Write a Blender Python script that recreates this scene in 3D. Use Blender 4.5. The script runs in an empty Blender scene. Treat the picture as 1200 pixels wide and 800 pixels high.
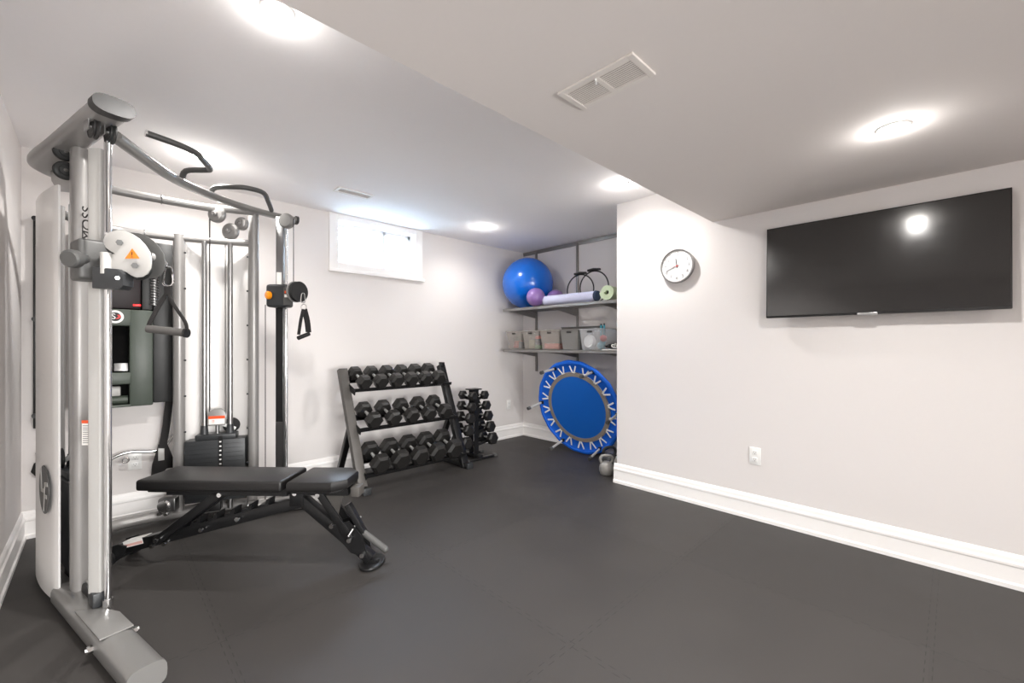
import bpy, bmesh, math, random
from mathutils import Vector, Matrix
random.seed(7)
PI = math.pi
SC = bpy.context.scene
COL = SC.collection
V = Vector

def lin(c):
    r = []
    for x in c[:3]:
        x = x/255.0
        r.append(x/12.92 if x <= .04045 else ((x+.055)/1.055)**2.4)
    return (r[0], r[1], r[2], 1)

# ------------------------------------------------------------------ camera, world, exposure
YAW = math.atan2(.6947, .7193)
cd = bpy.data.cameras.new('camera'); cam = bpy.data.objects.new('camera', cd); COL.objects.link(cam)
cam.location = (0, 0, 1.2); cam.rotation_euler = (PI/2, 0, -YAW)
cd.lens = 15.0; cd.sensor_width = 36; cd.shift_y = 4/1200; cd.clip_start = .02
SC.camera = cam
w = bpy.data.worlds.new('sky'); SC.world = w; w.use_nodes = True
bg = w.node_tree.nodes['Background']; bg.inputs[0].default_value = lin((214, 232, 255)); bg.inputs[1].default_value = 24.0
SC.view_settings.view_transform = 'Standard'; SC.view_settings.look = 'None'
SC.view_settings.gamma = 1; SC.view_settings.exposure = 0.99
SC.view_settings.use_curve_mapping = False
SC.cycles.max_bounces = 20; SC.cycles.diffuse_bounces = 16
LAMP_POWER = 46.0
# added fill lamp behind the camera, unseen, evens out the light on the walls
al = bpy.data.lights.new('rear_fill', 'AREA'); al.shape = 'RECTANGLE'; al.size = 2.2; al.size_y = 1.2; al.energy = 40.0; al.spread = math.radians(88); al.color = (1.0, .985, .97)
ao = bpy.data.objects.new('rear_fill', al); COL.objects.link(ao); ao.location = (.75, -2.2, .95); ao.rotation_euler = (math.radians(74), 0, 0)
H = 2.426      # ceiling
HB = 2.105     # lowered ceiling
X0, X1, X2 = -.35, 3.25, 4.07     # left wall, screen wall, back of the niche
Y0, YB, YN, Y1 = -2.3, 1.235, 2.045, 4.0   # rear wall, edge of lowered ceiling, niche corner, window wall

# a point of the room seen at (u, v) of the 1200x800 frame, at depth D / height z / on plane x / on plane y
FV = V((math.sin(YAW), math.cos(YAW), 0)); RV = V((math.cos(YAW), -math.sin(YAW), 0)); EYE = V((0, 0, 1.2))
def at(u, v, D): return EYE + D*(FV + RV*((u-600)/500) + V((0, 0, 1))*((404-v)/500))
def atz(u, v, z): return at(u, v, (1.2-z)*500/(v-404))
def aty(u, v, y): return at(u, v, y/(FV.y+RV.y*(u-600)/500))
def atx(u, v, x): return at(u, v, x/(FV.x+RV.x*(u-600)/500))

# ------------------------------------------------------------------ materials
def mat(name, col, rough=.5, metal=0, noise=0, scale=20, bump=0, coat=0, alpha=1, emit=None, es=0, spec=.5, sheen=0):
    m = bpy.data.materials.new(name); m.use_nodes = True
    nt = m.node_tree; b = nt.nodes['Principled BSDF']
    c = lin(col)
    b.inputs['Base Color'].default_value = c
    b.inputs['Roughness'].default_value = rough; b.inputs['Metallic'].default_value = metal
    b.inputs['Coat Weight'].default_value = coat; b.inputs['Alpha'].default_value = alpha
    b.inputs['Specular IOR Level'].default_value = spec
    if sheen: b.inputs['Sheen Weight'].default_value = sheen
    if emit:
        b.inputs['Emission Color'].default_value = lin(emit); b.inputs['Emission Strength'].default_value = es
    tc = nt.nodes.new('ShaderNodeTexCoord'); n = nt.nodes.new('ShaderNodeTexNoise')
    n.inputs['Scale'].default_value = scale; n.inputs['Detail'].default_value = 4
    nt.links.new(tc.outputs['Object'], n.inputs['Vector'])
    if noise:
        mx = nt.nodes.new('ShaderNodeMix'); mx.data_type = 'RGBA'
        mx.inputs[6].default_value = tuple(x*(1-noise) for x in c[:3])+(1,)
        mx.inputs[7].default_value = tuple(min(1, x*(1+noise)) for x in c[:3])+(1,)
        nt.links.new(n.outputs['Fac'], mx.inputs[0]); nt.links.new(mx.outputs[2], b.inputs['Base Color'])
    mr = nt.nodes.new('ShaderNodeMapRange')
    mr.inputs['To Min'].default_value = max(0, rough-.04); mr.inputs['To Max'].default_value = min(1, rough+.04)
    nt.links.new(n.outputs['Fac'], mr.inputs['Value']); nt.links.new(mr.outputs['Result'], b.inputs['Roughness'])
    if bump:
        bp = nt.nodes.new('ShaderNodeBump'); bp.inputs['Strength'].default_value = bump; bp.inputs['Distance'].default_value = .002
        nt.links.new(n.outputs['Fac'], bp.inputs['Height']); nt.links.new(bp.outputs['Normal'], b.inputs['Normal'])
    return m

M_wall = mat('painted_wall', (220, 216, 214), .7, noise=.01, scale=90, bump=.03, spec=.25)
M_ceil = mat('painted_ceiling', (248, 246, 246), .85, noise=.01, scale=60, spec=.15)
M_trim = mat('white_trim', (240, 238, 236), .35, spec=.4)
M_chrome = mat('chrome', (225, 225, 225), .12, 1)
M_steel = mat('satin_steel', (165, 165, 165), .3, 1)
M_silver = mat('silver_paint', (146, 144, 142), .38, .3, noise=.02, coat=.15)
M_silver_d = mat('silver_paint_dark', (134, 133, 131), .36, .4, coat=.15)
M_shroud = mat('pearl_panel', (232, 230, 228), .35, .1, coat=.2)
M_grey = mat('grey_plastic', (76, 76, 75), .45)
M_cap = mat('cap_plastic', (44, 43, 43), .45)
M_charcoal = mat('charcoal_metal', (52, 54, 56), .4, .2)
M_black = mat('black_paint', (20, 20, 21), .35)
M_blackr = mat('black_rubber', (17, 17, 18), .48, noise=.15, scale=60)
M_hex = mat('black_rubber_hex', (27, 26, 25), .42, noise=.15, scale=60, bump=.1)
M_vinyl = mat('black_vinyl', (22, 21, 21), .38, noise=.1, scale=120, bump=.15)
M_web = mat('black_webbing', (26, 24, 24), .8, noise=.2, scale=200, bump=.3)
M_grip = mat('foam_grip', (70, 68, 66), .7, noise=.1, scale=150)
M_cable = mat('coated_cable', (60, 58, 57), .4)
M_white = mat('white_plastic', (236, 236, 234), .35)
M_lgrey = mat('light_grey_plastic', (178, 177, 174), .38)
M_orange = mat('orange_sticker', (240, 130, 30), .45)
M_redor = mat('orange_red_sticker', (226, 84, 36), .45)
M_amber = mat('amber_knob', (245, 150, 20), .25, coat=.6)
M_green = mat('grey_green_plastic', (66, 74, 66), .42, noise=.03)
M_dark = mat('dark_plastic', (38, 39, 39), .45)
M_glassd = mat('smoked_gloss', (34, 27, 29), .4, spec=.25)
M_led = mat('red_led', (240, 30, 30), .3, emit=(255, 30, 30), es=2.0)
M_red = mat('red_print', (200, 40, 35), .4)
M_blue = mat('blue_vinyl', (0, 98, 200), .22, noise=.03, coat=.4)
M_tblue = mat('blue_fabric', (0, 98, 212), .65, noise=.08, scale=80, bump=.2)
M_tmat = mat('blue_jump_mat', (0, 96, 190), .55, noise=.04, scale=150, bump=.2)
M_purple = mat('purple_vinyl', (138, 106, 168), .3, noise=.08, scale=8, coat=.3)
M_lav = mat('lavender_foam', (196, 198, 222), .7, noise=.03)
M_navy = mat('navy_foam', (40, 56, 84), .8)
M_mint = mat('mint_foam', (190, 204, 172), .7, noise=.03)
M_taupe = mat('taupe_edging', (140, 130, 120), .8, noise=.15, scale=90)
M_cast = mat('cast_grey_enamel', (150, 148, 144), .38, .3, noise=.12, scale=14)
M_bin = mat('smoky_clear_plastic', (176, 170, 164), .25, alpha=.38)
M_binc = mat('clear_plastic', (205, 206, 208), .22, alpha=.32)
M_bing = mat('grey_bin_plastic', (128, 126, 123), .4, alpha=.84)
M_shelf = mat('grey_shelf_metal', (140, 138, 136), .4, .6)
M_orange_f = mat('coral_box', (226, 96, 70), .6)
M_teal = mat('teal_plastic', (70, 160, 180), .35)
M_greenp = mat('green_plastic', (70, 150, 90), .4)
M_pink = mat('pinkish_print', (214, 168, 160), .5)
M_label = mat('label_paper', (232, 230, 226), .55)
M_print = mat('dark_print', (40, 38, 38), .6)
M_numeral = mat('grey_numeral', (70, 70, 74), .6)
M_rackgrey = mat('mottled_grey_steel', (84, 81, 78), .5, .2, noise=.15, scale=12)
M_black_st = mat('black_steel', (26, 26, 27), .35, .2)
M_vent = mat('vent_enamel', (226, 221, 216), .5)
M_ventb = mat('duct_shadow', (60, 56, 54), .9)
M_well = mat('pale_galvanised', (215, 224, 228), .55, .1, noise=.05, scale=5)
M_vinylw = mat('white_window_vinyl', (242, 244, 246), .35)

def glass_mat():
    m = bpy.data.materials.new('window_glass'); m.use_nodes = True; nt = m.node_tree
    nt.nodes.clear(); o = nt.nodes.new('ShaderNodeOutputMaterial'); t = nt.nodes.new('ShaderNodeBsdfTransparent')
    g = nt.nodes.new('ShaderNodeBsdfGlossy'); g.inputs['Roughness'].default_value = .02
    lw = nt.nodes.new('ShaderNodeLayerWeight'); pw = nt.nodes.new('ShaderNodeMath'); pw.operation = 'POWER'; pw.inputs[1].default_value = 5
    nt.links.new(lw.outputs['Facing'], pw.inputs[0]); f = nt.nodes.new('ShaderNodeMath'); f.operation = 'MULTIPLY_ADD'; f.inputs[1].default_value = .9; f.inputs[2].default_value = .04; nt.links.new(pw.outputs[0], f.inputs[0]); x = nt.nodes.new('ShaderNodeMixShader')
    nt.links.new(f.outputs[0], x.inputs[0]); nt.links.new(t.outputs[0], x.inputs[1]); nt.links.new(g.outputs[0], x.inputs[2])
    nt.links.new(x.outputs[0], o.inputs[0]); return m
M_glass = glass_mat()
M_screen = mat('screen_glass', (16, 15, 15), .16, coat=.3, spec=.9)
M_clockface = mat('clock_face', (242, 242, 241), .5)
M_lens = mat('lamp_lens', (255, 250, 240), .4, emit=(255, 250, 243), es=60)

def floor_mat():
    m = mat('rubber_floor_tiles', (64, 61, 59), .6, spec=.35); nt = m.node_tree; b = nt.nodes['Principled BSDF']
    N = nt.nodes.new; L = nt.links.new
    tc = N('ShaderNodeTexCoord'); sp = N('ShaderNodeSeparateXYZ'); L(tc.outputs['Object'], sp.inputs[0])
    def mth(op, a, b_=None, c=None):
        n = N('ShaderNodeMath'); n.operation = op
        for i, q in enumerate((a, b_, c)):
            if q is None: continue
            if isinstance(q, (int, float)): n.inputs[i].default_value = q
            else: L(q, n.inputs[i])
        return n.outputs[0]
    def seam(along, across, off, pitch):
        ph = mth('MULTIPLY', along, 2*PI/.062)
        sq = mth('MULTIPLY', mth('SIGN', mth('SINE', ph)), .011)
        d = mth('SUBTRACT', across, sq)
        f = mth('PINGPONG', mth('SUBTRACT', d, off), pitch/2)
        return mth('LESS_THAN', f, .0016)
    s1 = seam(sp.outputs[0], sp.outputs[1], .065, 1.0)
    s2 = seam(sp.outputs[1], sp.outputs[0], .36, 1.0)
    s = mth('MAXIMUM', s1, s2)
    # each tile has its own tone
    ix = mth('FLOOR', mth('SUBTRACT', sp.outputs[0], .36)); iy = mth('FLOOR', mth('SUBTRACT', sp.outputs[1], .065))
    cb = N('ShaderNodeCombineXYZ'); L(ix, cb.inputs[0]); L(iy, cb.inputs[1])
    wn = N('ShaderNodeTexWhiteNoise'); L(cb.outputs[0], wn.inputs['Vector'])
    n1 = N('ShaderNodeTexNoise'); n1.inputs['Scale'].default_value = 2.2; n1.inputs['Detail'].default_value = 6; n1.inputs['Roughness'].default_value = .6
    L(tc.outputs['Object'], n1.inputs['Vector'])
    n2 = N('ShaderNodeTexNoise'); n2.inputs['Scale'].default_value = 400; L(tc.outputs['Object'], n2.inputs['Vector'])
    f = mth('ADD', mth('MULTIPLY', wn.outputs['Value'], .25), mth('MULTIPLY', n1.outputs['Fac'], .75))
    mx = N('ShaderNodeMix'); mx.data_type = 'RGBA'
    mx.inputs[6].default_value = lin((42, 40, 39)); mx.inputs[7].default_value = lin((64, 61, 59)); L(f, mx.inputs[0])
    m2 = N('ShaderNodeMix'); m2.data_type = 'RGBA'; L(mx.outputs[2], m2.inputs[6]); m2.inputs[7].default_value = lin((34, 33, 32))
    L(mth('MULTIPLY', s, .95), m2.inputs[0]); L(m2.outputs[2], b.inputs['Base Color'])
    bp = N('ShaderNodeBump'); bp.inputs['Strength'].default_value = .25; bp.inputs['Distance'].default_value = .001
    L(mth('SUBTRACT', n2.outputs['Fac'], s), bp.inputs['Height']); L(bp.outputs['Normal'], b.inputs['Normal'])
    mr = N('ShaderNodeMapRange'); mr.inputs['To Min'].default_value = .42; mr.inputs['To Max'].default_value = .66
    L(n1.outputs['Fac'], mr.inputs['Value']); L(mr.outputs['Result'], b.inputs['Roughness'])
    return m
M_floor = floor_mat()

# ------------------------------------------------------------------ mesh helpers
def frame(z, hint=None):
    z = V(z).normalized(); h = V(hint) if hint is not None else (V((0, 0, 1)) if abs(z.z) < .95 else V((0, 1, 0)))
    x = h.cross(z)
    if x.length < 1e-5: x = V((1, 0, 0)).cross(z)
    x.normalize(); y = z.cross(x)
    return x, y, z

class MB:
    def __init__(s): s.bm = bmesh.new()
    def _rotm(s, rot):
        if rot is None: return Matrix.Identity(3)
        if isinstance(rot, (int, float)): return Matrix.Rotation(rot, 3, 'Z')
        return rot
    def box(s, c, d, rot=None, bev=0, seg=2):
        R = s._rotm(rot); c = V(c); vs = []
        for z in (-.5, .5):
            for x, y in ((-.5, -.5), (.5, -.5), (.5, .5), (-.5, .5)):
                vs.append(s.bm.verts.new(c + R @ V((x*d[0], y*d[1], z*d[2]))))
        fs = [s.bm.faces.new([vs[i] for i in q]) for q in ((3, 2, 1, 0), (4, 5, 6, 7), (0, 1, 5, 4), (1, 2, 6, 5), (2, 3, 7, 6), (3, 0, 4, 7))]
        if bev:
            es = list({e for f in fs for e in f.edges})
            bmesh.ops.bevel(s.bm, geom=es, offset=bev, segments=seg, affect='EDGES', profile=.5)
        return s
    def bx(s, x0, x1, y0, y1, z0, z1, bev=0): return s.box(((x0+x1)/2, (y0+y1)/2, (z0+z1)/2), (abs(x1-x0), abs(y1-y0), abs(z1-z0)), None, bev)
    def bar(s, a, b, wd, ht, up=(0, 0, 1), bev=0):
        a, b = V(a), V(b); t = (b-a); L = t.length; z = t.normalized(); x = V(up).cross(z).normalized(); y = z.cross(x)
        R = Matrix((x, y, z)).transposed()
        return s.box((a+b)/2, (wd, ht, L), R, bev)
    def prism(s, pts, o, U, W, th, bev=0):
        o, U, W = V(o), V(U), V(W); n = U.cross(W).normalized()
        b0 = [s.bm.verts.new(o+U*p[0]+W*p[1]-n*th/2) for p in pts]
        b1 = [s.bm.verts.new(o+U*p[0]+W*p[1]+n*th/2) for p in pts]
        k = len(pts); fs = [s.bm.faces.new(list(reversed(b0))), s.bm.faces.new(b1)]
        for i in range(k): fs.append(s.bm.faces.new([b0[i], b0[(i+1) % k], b1[(i+1) % k], b1[i]]))
        if bev:
            es = [e for f in fs[:2] for e in f.edges]
            bmesh.ops.bevel(s.bm, geom=es, offset=bev, segments=2, affect='EDGES', profile=.5)
        return s
    def tube(s, pts, rw, rh=None, seg=12, up=(0, 0, 1), n=2.0, closed=False, caps=True, round_end=False):
        rh = rw if rh is None else rh
        pts = [V(p) for p in pts]; up = V(up); k = len(pts); rings = []
        for i, p in enumerate(pts):
            if closed: t = pts[(i+1) % k]-pts[i-1]
            else: t = pts[min(i+1, k-1)]-pts[max(i-1, 0)]
            t.normalize(); u_ = up
            if abs(t.dot(u_)) > .98: u_ = V((0, 1, 0)) if abs(t.y) < .9 else V((1, 0, 0))
            x = u_.cross(t).normalized(); y = t.cross(x)
            if rings and abs(up.dot(t)) > .9 and False: pass
            ring = []
            f = 1.0
            for j in range(seg):
                a = 2*PI*j/seg; c_, s_ = math.cos(a), math.sin(a)
                px = math.copysign(abs(c_)**(2/n), c_)*rw*f; py = math.copysign(abs(s_)**(2/n), s_)*rh*f
                ring.append(s.bm.verts.new(p+x*px+y*py))
            rings.append(ring)
        m = k if closed else k-1
        for i in range(m):
            A, B = rings[i], rings[(i+1) % k]
            for j in range(seg): s.bm.faces.new([A[j], A[(j+1) % seg], B[(j+1) % seg], B[j]])
        if caps and not closed:
            s.bm.faces.new(list(reversed(rings[0]))); s.bm.faces.new(rings[-1])
        return s
    def cyl(s, a, b, r, r2=None, seg=20, caps=True):
        a, b = V(a), V(b); x, y, z = frame(b-a); r2 = r if r2 is None else r2
        A = [s.bm.verts.new(a+(x*math.cos(t)+y*math.sin(t))*r) for t in [2*PI*j/seg for j in range(seg)]]
        B = [s.bm.verts.new(b+(x*math.cos(t)+y*math.sin(t))*r2) for t in [2*PI*j/seg for j in range(seg)]]
        for j in range(seg): s.bm.faces.new([A[j], A[(j+1) % seg], B[(j+1) % seg], B[j]])
        if caps: s.bm.faces.new(list(reversed(A))); s.bm.faces.new(B)
        return s
    def lathe(s, prof, o=(0, 0, 0), axis=(0, 0, 1), seg=28):
        o = V(o); x, y, z = frame(axis); rings = []
        for r, h in prof:
            if r < 1e-6: rings.append([s.bm.verts.new(o+z*h)])
            else: rings.append([s.bm.verts.new(o+z*h+(x*math.cos(2*PI*j/seg)+y*math.sin(2*PI*j/seg))*r) for j in range(seg)])
        for A, B in zip(rings, rings[1:]):
            for j in range(seg):
                k = (j+1) % seg
                if len(A) == 1 and len(B) == 1: continue
                if len(A) == 1: s.bm.faces.new([A[0], B[k], B[j]])
                elif len(B) == 1: s.bm.faces.new([A[j], A[k], B[0]])
                else: s.bm.faces.new([A[j], A[k], B[k], B[j]])
        return s
    def sphere(s, c, r, sc=(1, 1, 1), seg=32):
        g = bmesh.ops.create_uvsphere(s.bm, u_segments=seg, v_segments=seg//2, radius=r)
        for v in g['verts']: v.co = V((v.co.x*sc[0], v.co.y*sc[1], v.co.z*sc[2]))+V(c)
        return s
    def torus(s, c, R, r, n=(0, 0, 1), seg=40, rs=8, a0=0, a1=2*PI):
        x, y, z = frame(n); c = V(c); full = abs(a1-a0-2*PI) < 1e-4
        k = seg if full else seg+1
        pts = [c+(x*math.cos(a0+(a1-a0)*i/seg)+y*math.sin(a0+(a1-a0)*i/seg))*R for i in range(k)]
        return s.tube(pts, r, seg=rs, up=z, closed=full)
    def build(s, name, m, parent=None, smooth=True, kind=None, label=None, cat=None, group=None, local=False, sharp=35):
        bmesh.ops.recalc_face_normals(s.bm, faces=s.bm.faces)
        me = bpy.data.meshes.new(name); s.bm.to_mesh(me); s.bm.free()
        me.materials.append(m)
        return link(name, me, parent, smooth, kind, label, cat, group, local, sharp)

def root_of(o):
    while o.parent: o = o.parent
    return o
def link(name, me, parent=None, smooth=True, kind=None, label=None, cat=None, group=None, local=False, sharp=35):
    o = bpy.data.objects.new(name, me); COL.objects.link(o)
    if parent is not None:
        o.parent = parent
        if not local: me.transform(root_of(parent).matrix_basis.inverted())
    else:
        if kind != 'structure' and len(me.vertices):
            xs = [v.co for v in me.vertices]
            c = V(((min(p.x for p in xs)+max(p.x for p in xs))/2, (min(p.y for p in xs)+max(p.y for p in xs))/2, min(p.z for p in xs)))
            me.transform(Matrix.Translation(-c)); o.location = c
    if smooth:
        me.shade_smooth()
        try: me.set_sharp_from_angle(angle=math.radians(sharp))
        except Exception: pass
    tag(o, label, cat, group, kind)
    return o
def tag(o, label=None, cat=None, group=None, kind=None):
    if label: o['label'] = label
    if cat: o['category'] = cat
    if group: o['group'] = group
    if kind: o['kind'] = kind
    return o
def thing(name, label, cat, loc, rz=0, group=None):
    o = bpy.data.objects.new(name, None); COL.objects.link(o); o.empty_display_size = .1
    o.location = loc; o.rotation_euler = (0, 0, rz)
    o.matrix_basis = Matrix.Translation(V(loc)) @ Matrix.Rotation(rz, 4, 'Z')
    return tag(o, label, cat, group)
def copy_tree(o, parent=None):
    c = o.copy(); COL.objects.link(c); c.parent = parent
    for ch in list(o.children): copy_tree(ch, c)
    return c
def smooth_path(pts, n=6, closed=False):
    pts = [V(p) for p in pts]; k = len(pts); out = []
    rng = range(k) if closed else range(k-1)
    for i in rng:
        if closed: p0, p1, p2, p3 = pts[i-1], pts[i], pts[(i+1) % k], pts[(i+2) % k]
        else: p0, p1, p2, p3 = pts[max(i-1, 0)], pts[i], pts[i+1], pts[min(i+2, k-1)]
        for j in range(n):
            t = j/n
            out.append(.5*((2*p1)+(p2-p0)*t+(2*p0-5*p1+4*p2-p3)*t*t+(3*p1-p0-3*p2+p3)*t**3))
    if not closed: out.append(pts[-1])
    return out
def text(name, body, size, o, U, W, m, parent=None, ext=.0006, label=None, shear=0, align='CENTER'):
    cu = bpy.data.curves.new(name, 'FONT'); cu.body = body; cu.size = size; cu.extrude = ext
    cu.align_x = align; cu.align_y = 'CENTER'; cu.shear = shear
    t = bpy.data.objects.new(name, cu); COL.objects.link(t)
    bpy.context.view_layer.update()
    dg = bpy.context.evaluated_depsgraph_get()
    me = bpy.data.meshes.new_from_object(t.evaluated_get(dg))
    bpy.data.objects.remove(t); bpy.data.curves.remove(cu)
    U = V(U).normalized(); W = V(W).normalized(); n = U.cross(W)
    Mx = Matrix.Translation(V(o)) @ Matrix((U, W, n)).transposed().to_4x4()
    me.transform(Mx); me.materials.clear(); me.materials.append(m)
    return link(name, me, parent, False, label=label)
def S(name, mb, m): return mb.build(name, m, kind='structure', smooth=False)

# ------------------------------------------------------------------ the room
S('floor', MB().bx(X0-.1, X2+.1, Y0-.1, Y1+.1, -.06, 0), M_floor)
S('ceiling', MB().bx(X0-.1, X2+.1, YB, Y1+.2, H, H+.1), M_ceil)
S('ceiling_lowered', MB().bx(X0-.1, X1+.1, Y0-.1, YB, HB, H+.1), mat('soffit_shade_paint', (226, 221, 218), .85, noise=.01, scale=60, spec=.15))  # same white as the ceiling; its dimmer light is put into a darker tone
WX0, WX1, WZ0, WZ1 = 1.60, 2.42, 1.97, 2.37     # clear window opening
mb = MB(); mb.bx(X0-.1, WX0, Y1, Y1+.2, 0, H); mb.bx(WX1, X2+.1, Y1, Y1+.2, 0, H)
mb.bx(WX0, WX1, Y1, Y1+.2, 0, WZ0); mb.bx(WX0, WX1, Y1, Y1+.2, WZ1, H)
S('wall_window', mb, M_wall)
S('wall_left', MB().bx(X0-.1, X0, Y0, Y1, 0, H), M_wall)
S('wall_rear', MB().bx(X0-.1, X1+.1, Y0-.1, Y0, 0, H), M_wall)
S('wall_right', MB().bx(X1, X1+.12, Y0-.1, YN, 0, H), M_wall)
S('wall_niche_side', MB().bx(X1+.12, X2+.1, YN-.12, YN, 0, H), M_wall)
S('wall_niche_back', MB().bx(X2, X2+.1, YN-.12, Y1, 0, H), M_wall)
# baseboards: tall profile with a shoe and a stepped cap
PROF = [(0, 0), (.024, 0), (.024, .022), (.016, .03), (.014, .105), (.018, .112), (.018, .124), (.011, .132), (.009, .15), (.004, .165), (0, .168)]
def baseboard(name, a, b, nrm):
    a, b, n = V(a), V(b), V(nrm); mb = MB(); L = (b-a)
    A = [mb.bm.verts.new(a+n*p[0]+V((0, 0, p[1]))) for p in PROF]; B = [mb.bm.verts.new(b+n*p[0]+V((0, 0, p[1]))) for p in PROF]
    k = len(PROF)
    for i in range(k): mb.bm.faces.new([A[i], A[(i+1) % k], B[(i+1) % k], B[i]])
    mb.bm.faces.new(A[::-1]); mb.bm.faces.new(B)
    S(name, mb, M_trim)
baseboard('baseboard_right', (X1, Y0, 0), (X1, YN+.024, 0), (-1, 0, 0))
baseboard('baseboard_window', (X0, Y1, 0), (X2, Y1, 0), (0, -1, 0))
baseboard('baseboard_left', (X0, Y0, 0), (X0, Y1, 0), (1, 0, 0))
baseboard('baseboard_niche_back', (X2, YN, 0), (X2, Y1, 0), (-1, 0, 0))
baseboard('baseboard_niche_side', (X1, YN, 0), (X2, YN, 0), (0, 1, 0))
baseboard('baseboard_rear', (X0, Y0, 0), (X1, Y0, 0), (0, 1, 0))
# window: casing, sash, pane
mb = MB(); cw = .085; cy = Y1-.01
mb.bx(WX0-cw, WX0, Y1-.02, Y1, WZ0-.075, H-.001, .004); mb.bx(WX1, WX1+cw, Y1-.02, Y1, WZ0-.075, H-.001, .004)
mb.bx(WX0-cw-.005, WX1+cw+.02, Y1-.034, Y1, WZ0-.09, WZ0-.06, .004); mb.bx(WX0, WX1, Y1-.02, Y1, WZ1, H-.001, .003); mb.bx(WX0, WX1, Y1-.02, Y1, WZ0-.06, WZ0, .003)
win = S('window_1', mb, M_trim)
mb = MB(); y = Y1+.12
for x0, x1, z0, z1 in ((WX0, WX0+.035, WZ0, WZ1), (WX1-.035, WX1, WZ0, WZ1), (WX0, WX1, WZ0, WZ0+.035), (WX0, WX1, WZ1-.035, WZ1), ((WX0+WX1)/2+.09, (WX0+WX1)/2+.12, WZ0, WZ1)):
    mb.bx(x0, x1, y-.02, y+.03, z0, z1, .004)
mb.build('window_sash', M_vinylw, win, smooth=False)
MB().bx(WX0+.03, WX1-.03, y, y+.005, WZ0+.03, WZ1-.03).build('window_pane', M_glass, win, smooth=False)
# corrugated well outside, open to the sky
pts = []
for i in range(25):
    a = PI*i/24; pts.append((2.01-.85*math.cos(a), Y1+.22+.75*math.sin(a)))
mb = MB(); rows = []
for j in range(61):
    z = 1.55+j*.016; k = .018*math.sin(j*PI/4)
    rows.append([mb.bm.verts.new((x+(x-2.01)*k, yy+k, z)) for x, yy in pts])
for A, B in zip(rows, rows[1:]):
    for i in range(24): mb.bm.faces.new([A[i], A[i+1], B[i+1], B[i]])
wl = mb.build('outside_window_well', M_well, label='pale ribbed window well liner outside the small high window', cat='window well')
sm = wl.modifiers.new('thick', 'SOLIDIFY'); sm.thickness = .01
MB().prism([(2.01+(x-2.01)*.94, Y1+.22+(yy-Y1-.22)*.94) for x, yy in pts], (0, 0, 1.53), (1, 0, 0), (0, 1, 0), .06).build('outside_gravel_bed', mat('pale_gravel', (190, 205, 205), .9, noise=.3, scale=60, bump=.8),
    label='pale gravel at the bottom of the well outside the small window', cat='gravel')

# ------------------------------------------------------------------ recessed lights
def ceiling_light(x, y, z, label, share=1.0):
    power = LAMP_POWER*share
    t = thing('ceiling_light', label, 'ceiling light', (x, y, z), 0, 'recessed ceiling lights')
    MB().lathe([(.038, -.001), (.04, -.006), (.054, -.007), (.058, -.003), (.058, 0), (.038, 0)], (x, y, z), seg=36).build('trim_ring', M_white, t)
    MB().lathe([(.039, 0), (.039, -.004), (.034, -.010), (.02, -.014), (0, -.0155)], (x, y, z), seg=32).build('lens', M_lens, t)
    ld = bpy.data.lights.new('bulb', 'SPOT'); ld.energy = power; ld.shadow_soft_size = .035; ld.spot_size = math.radians(160); ld.spot_blend = .85
    ld.color = (1.0, .97, .94)
    lo = bpy.data.objects.new('bulb', ld); COL.objects.link(lo); lo.parent = t; lo.location = (0, 0, -.04)
    gd = bpy.data.lights.new('ceiling_glow_fill', 'POINT'); gd.energy = LAMP_POWER*.022; gd.shadow_soft_size = .025; gd.color = ld.color
    go = bpy.data.objects.new('ceiling_glow_fill', gd); COL.objects.link(go); go.parent = t; go.location = (0, 0, -.052)  # added point lamp, brightens the ceiling around each fitting
ceiling_light(.468, 1.722, H, 'recessed round ceiling light nearest the camera, at the top left above the open floor', 1.35)
ceiling_light(2.85, 1.755, H, 'recessed round ceiling light beside the step in the ceiling, above the wall clock', .58)
ceiling_light(2.87, 3.397, H, 'recessed round ceiling light above the dumbbells, right of the small window', .27)
ceiling_light(.468, 3.40, H, 'recessed round ceiling light above the cable machine', .55)
ceiling_light(2.374, .1745, HB, 'recessed round ceiling light in the lowered ceiling in front of the television', .4)
ceiling_light(2.374, -1.45, HB, 'unseen fill light added as a recessed ceiling light in the lowered ceiling behind the camera, right', .7)  # added out of view to fill the room with light
ceiling_light(.468, -1.45, HB, 'unseen fill light added as a recessed ceiling light in the lowered ceiling behind the camera, left', 2.3)  # likewise an added, unseen lamp for rear fill

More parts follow.
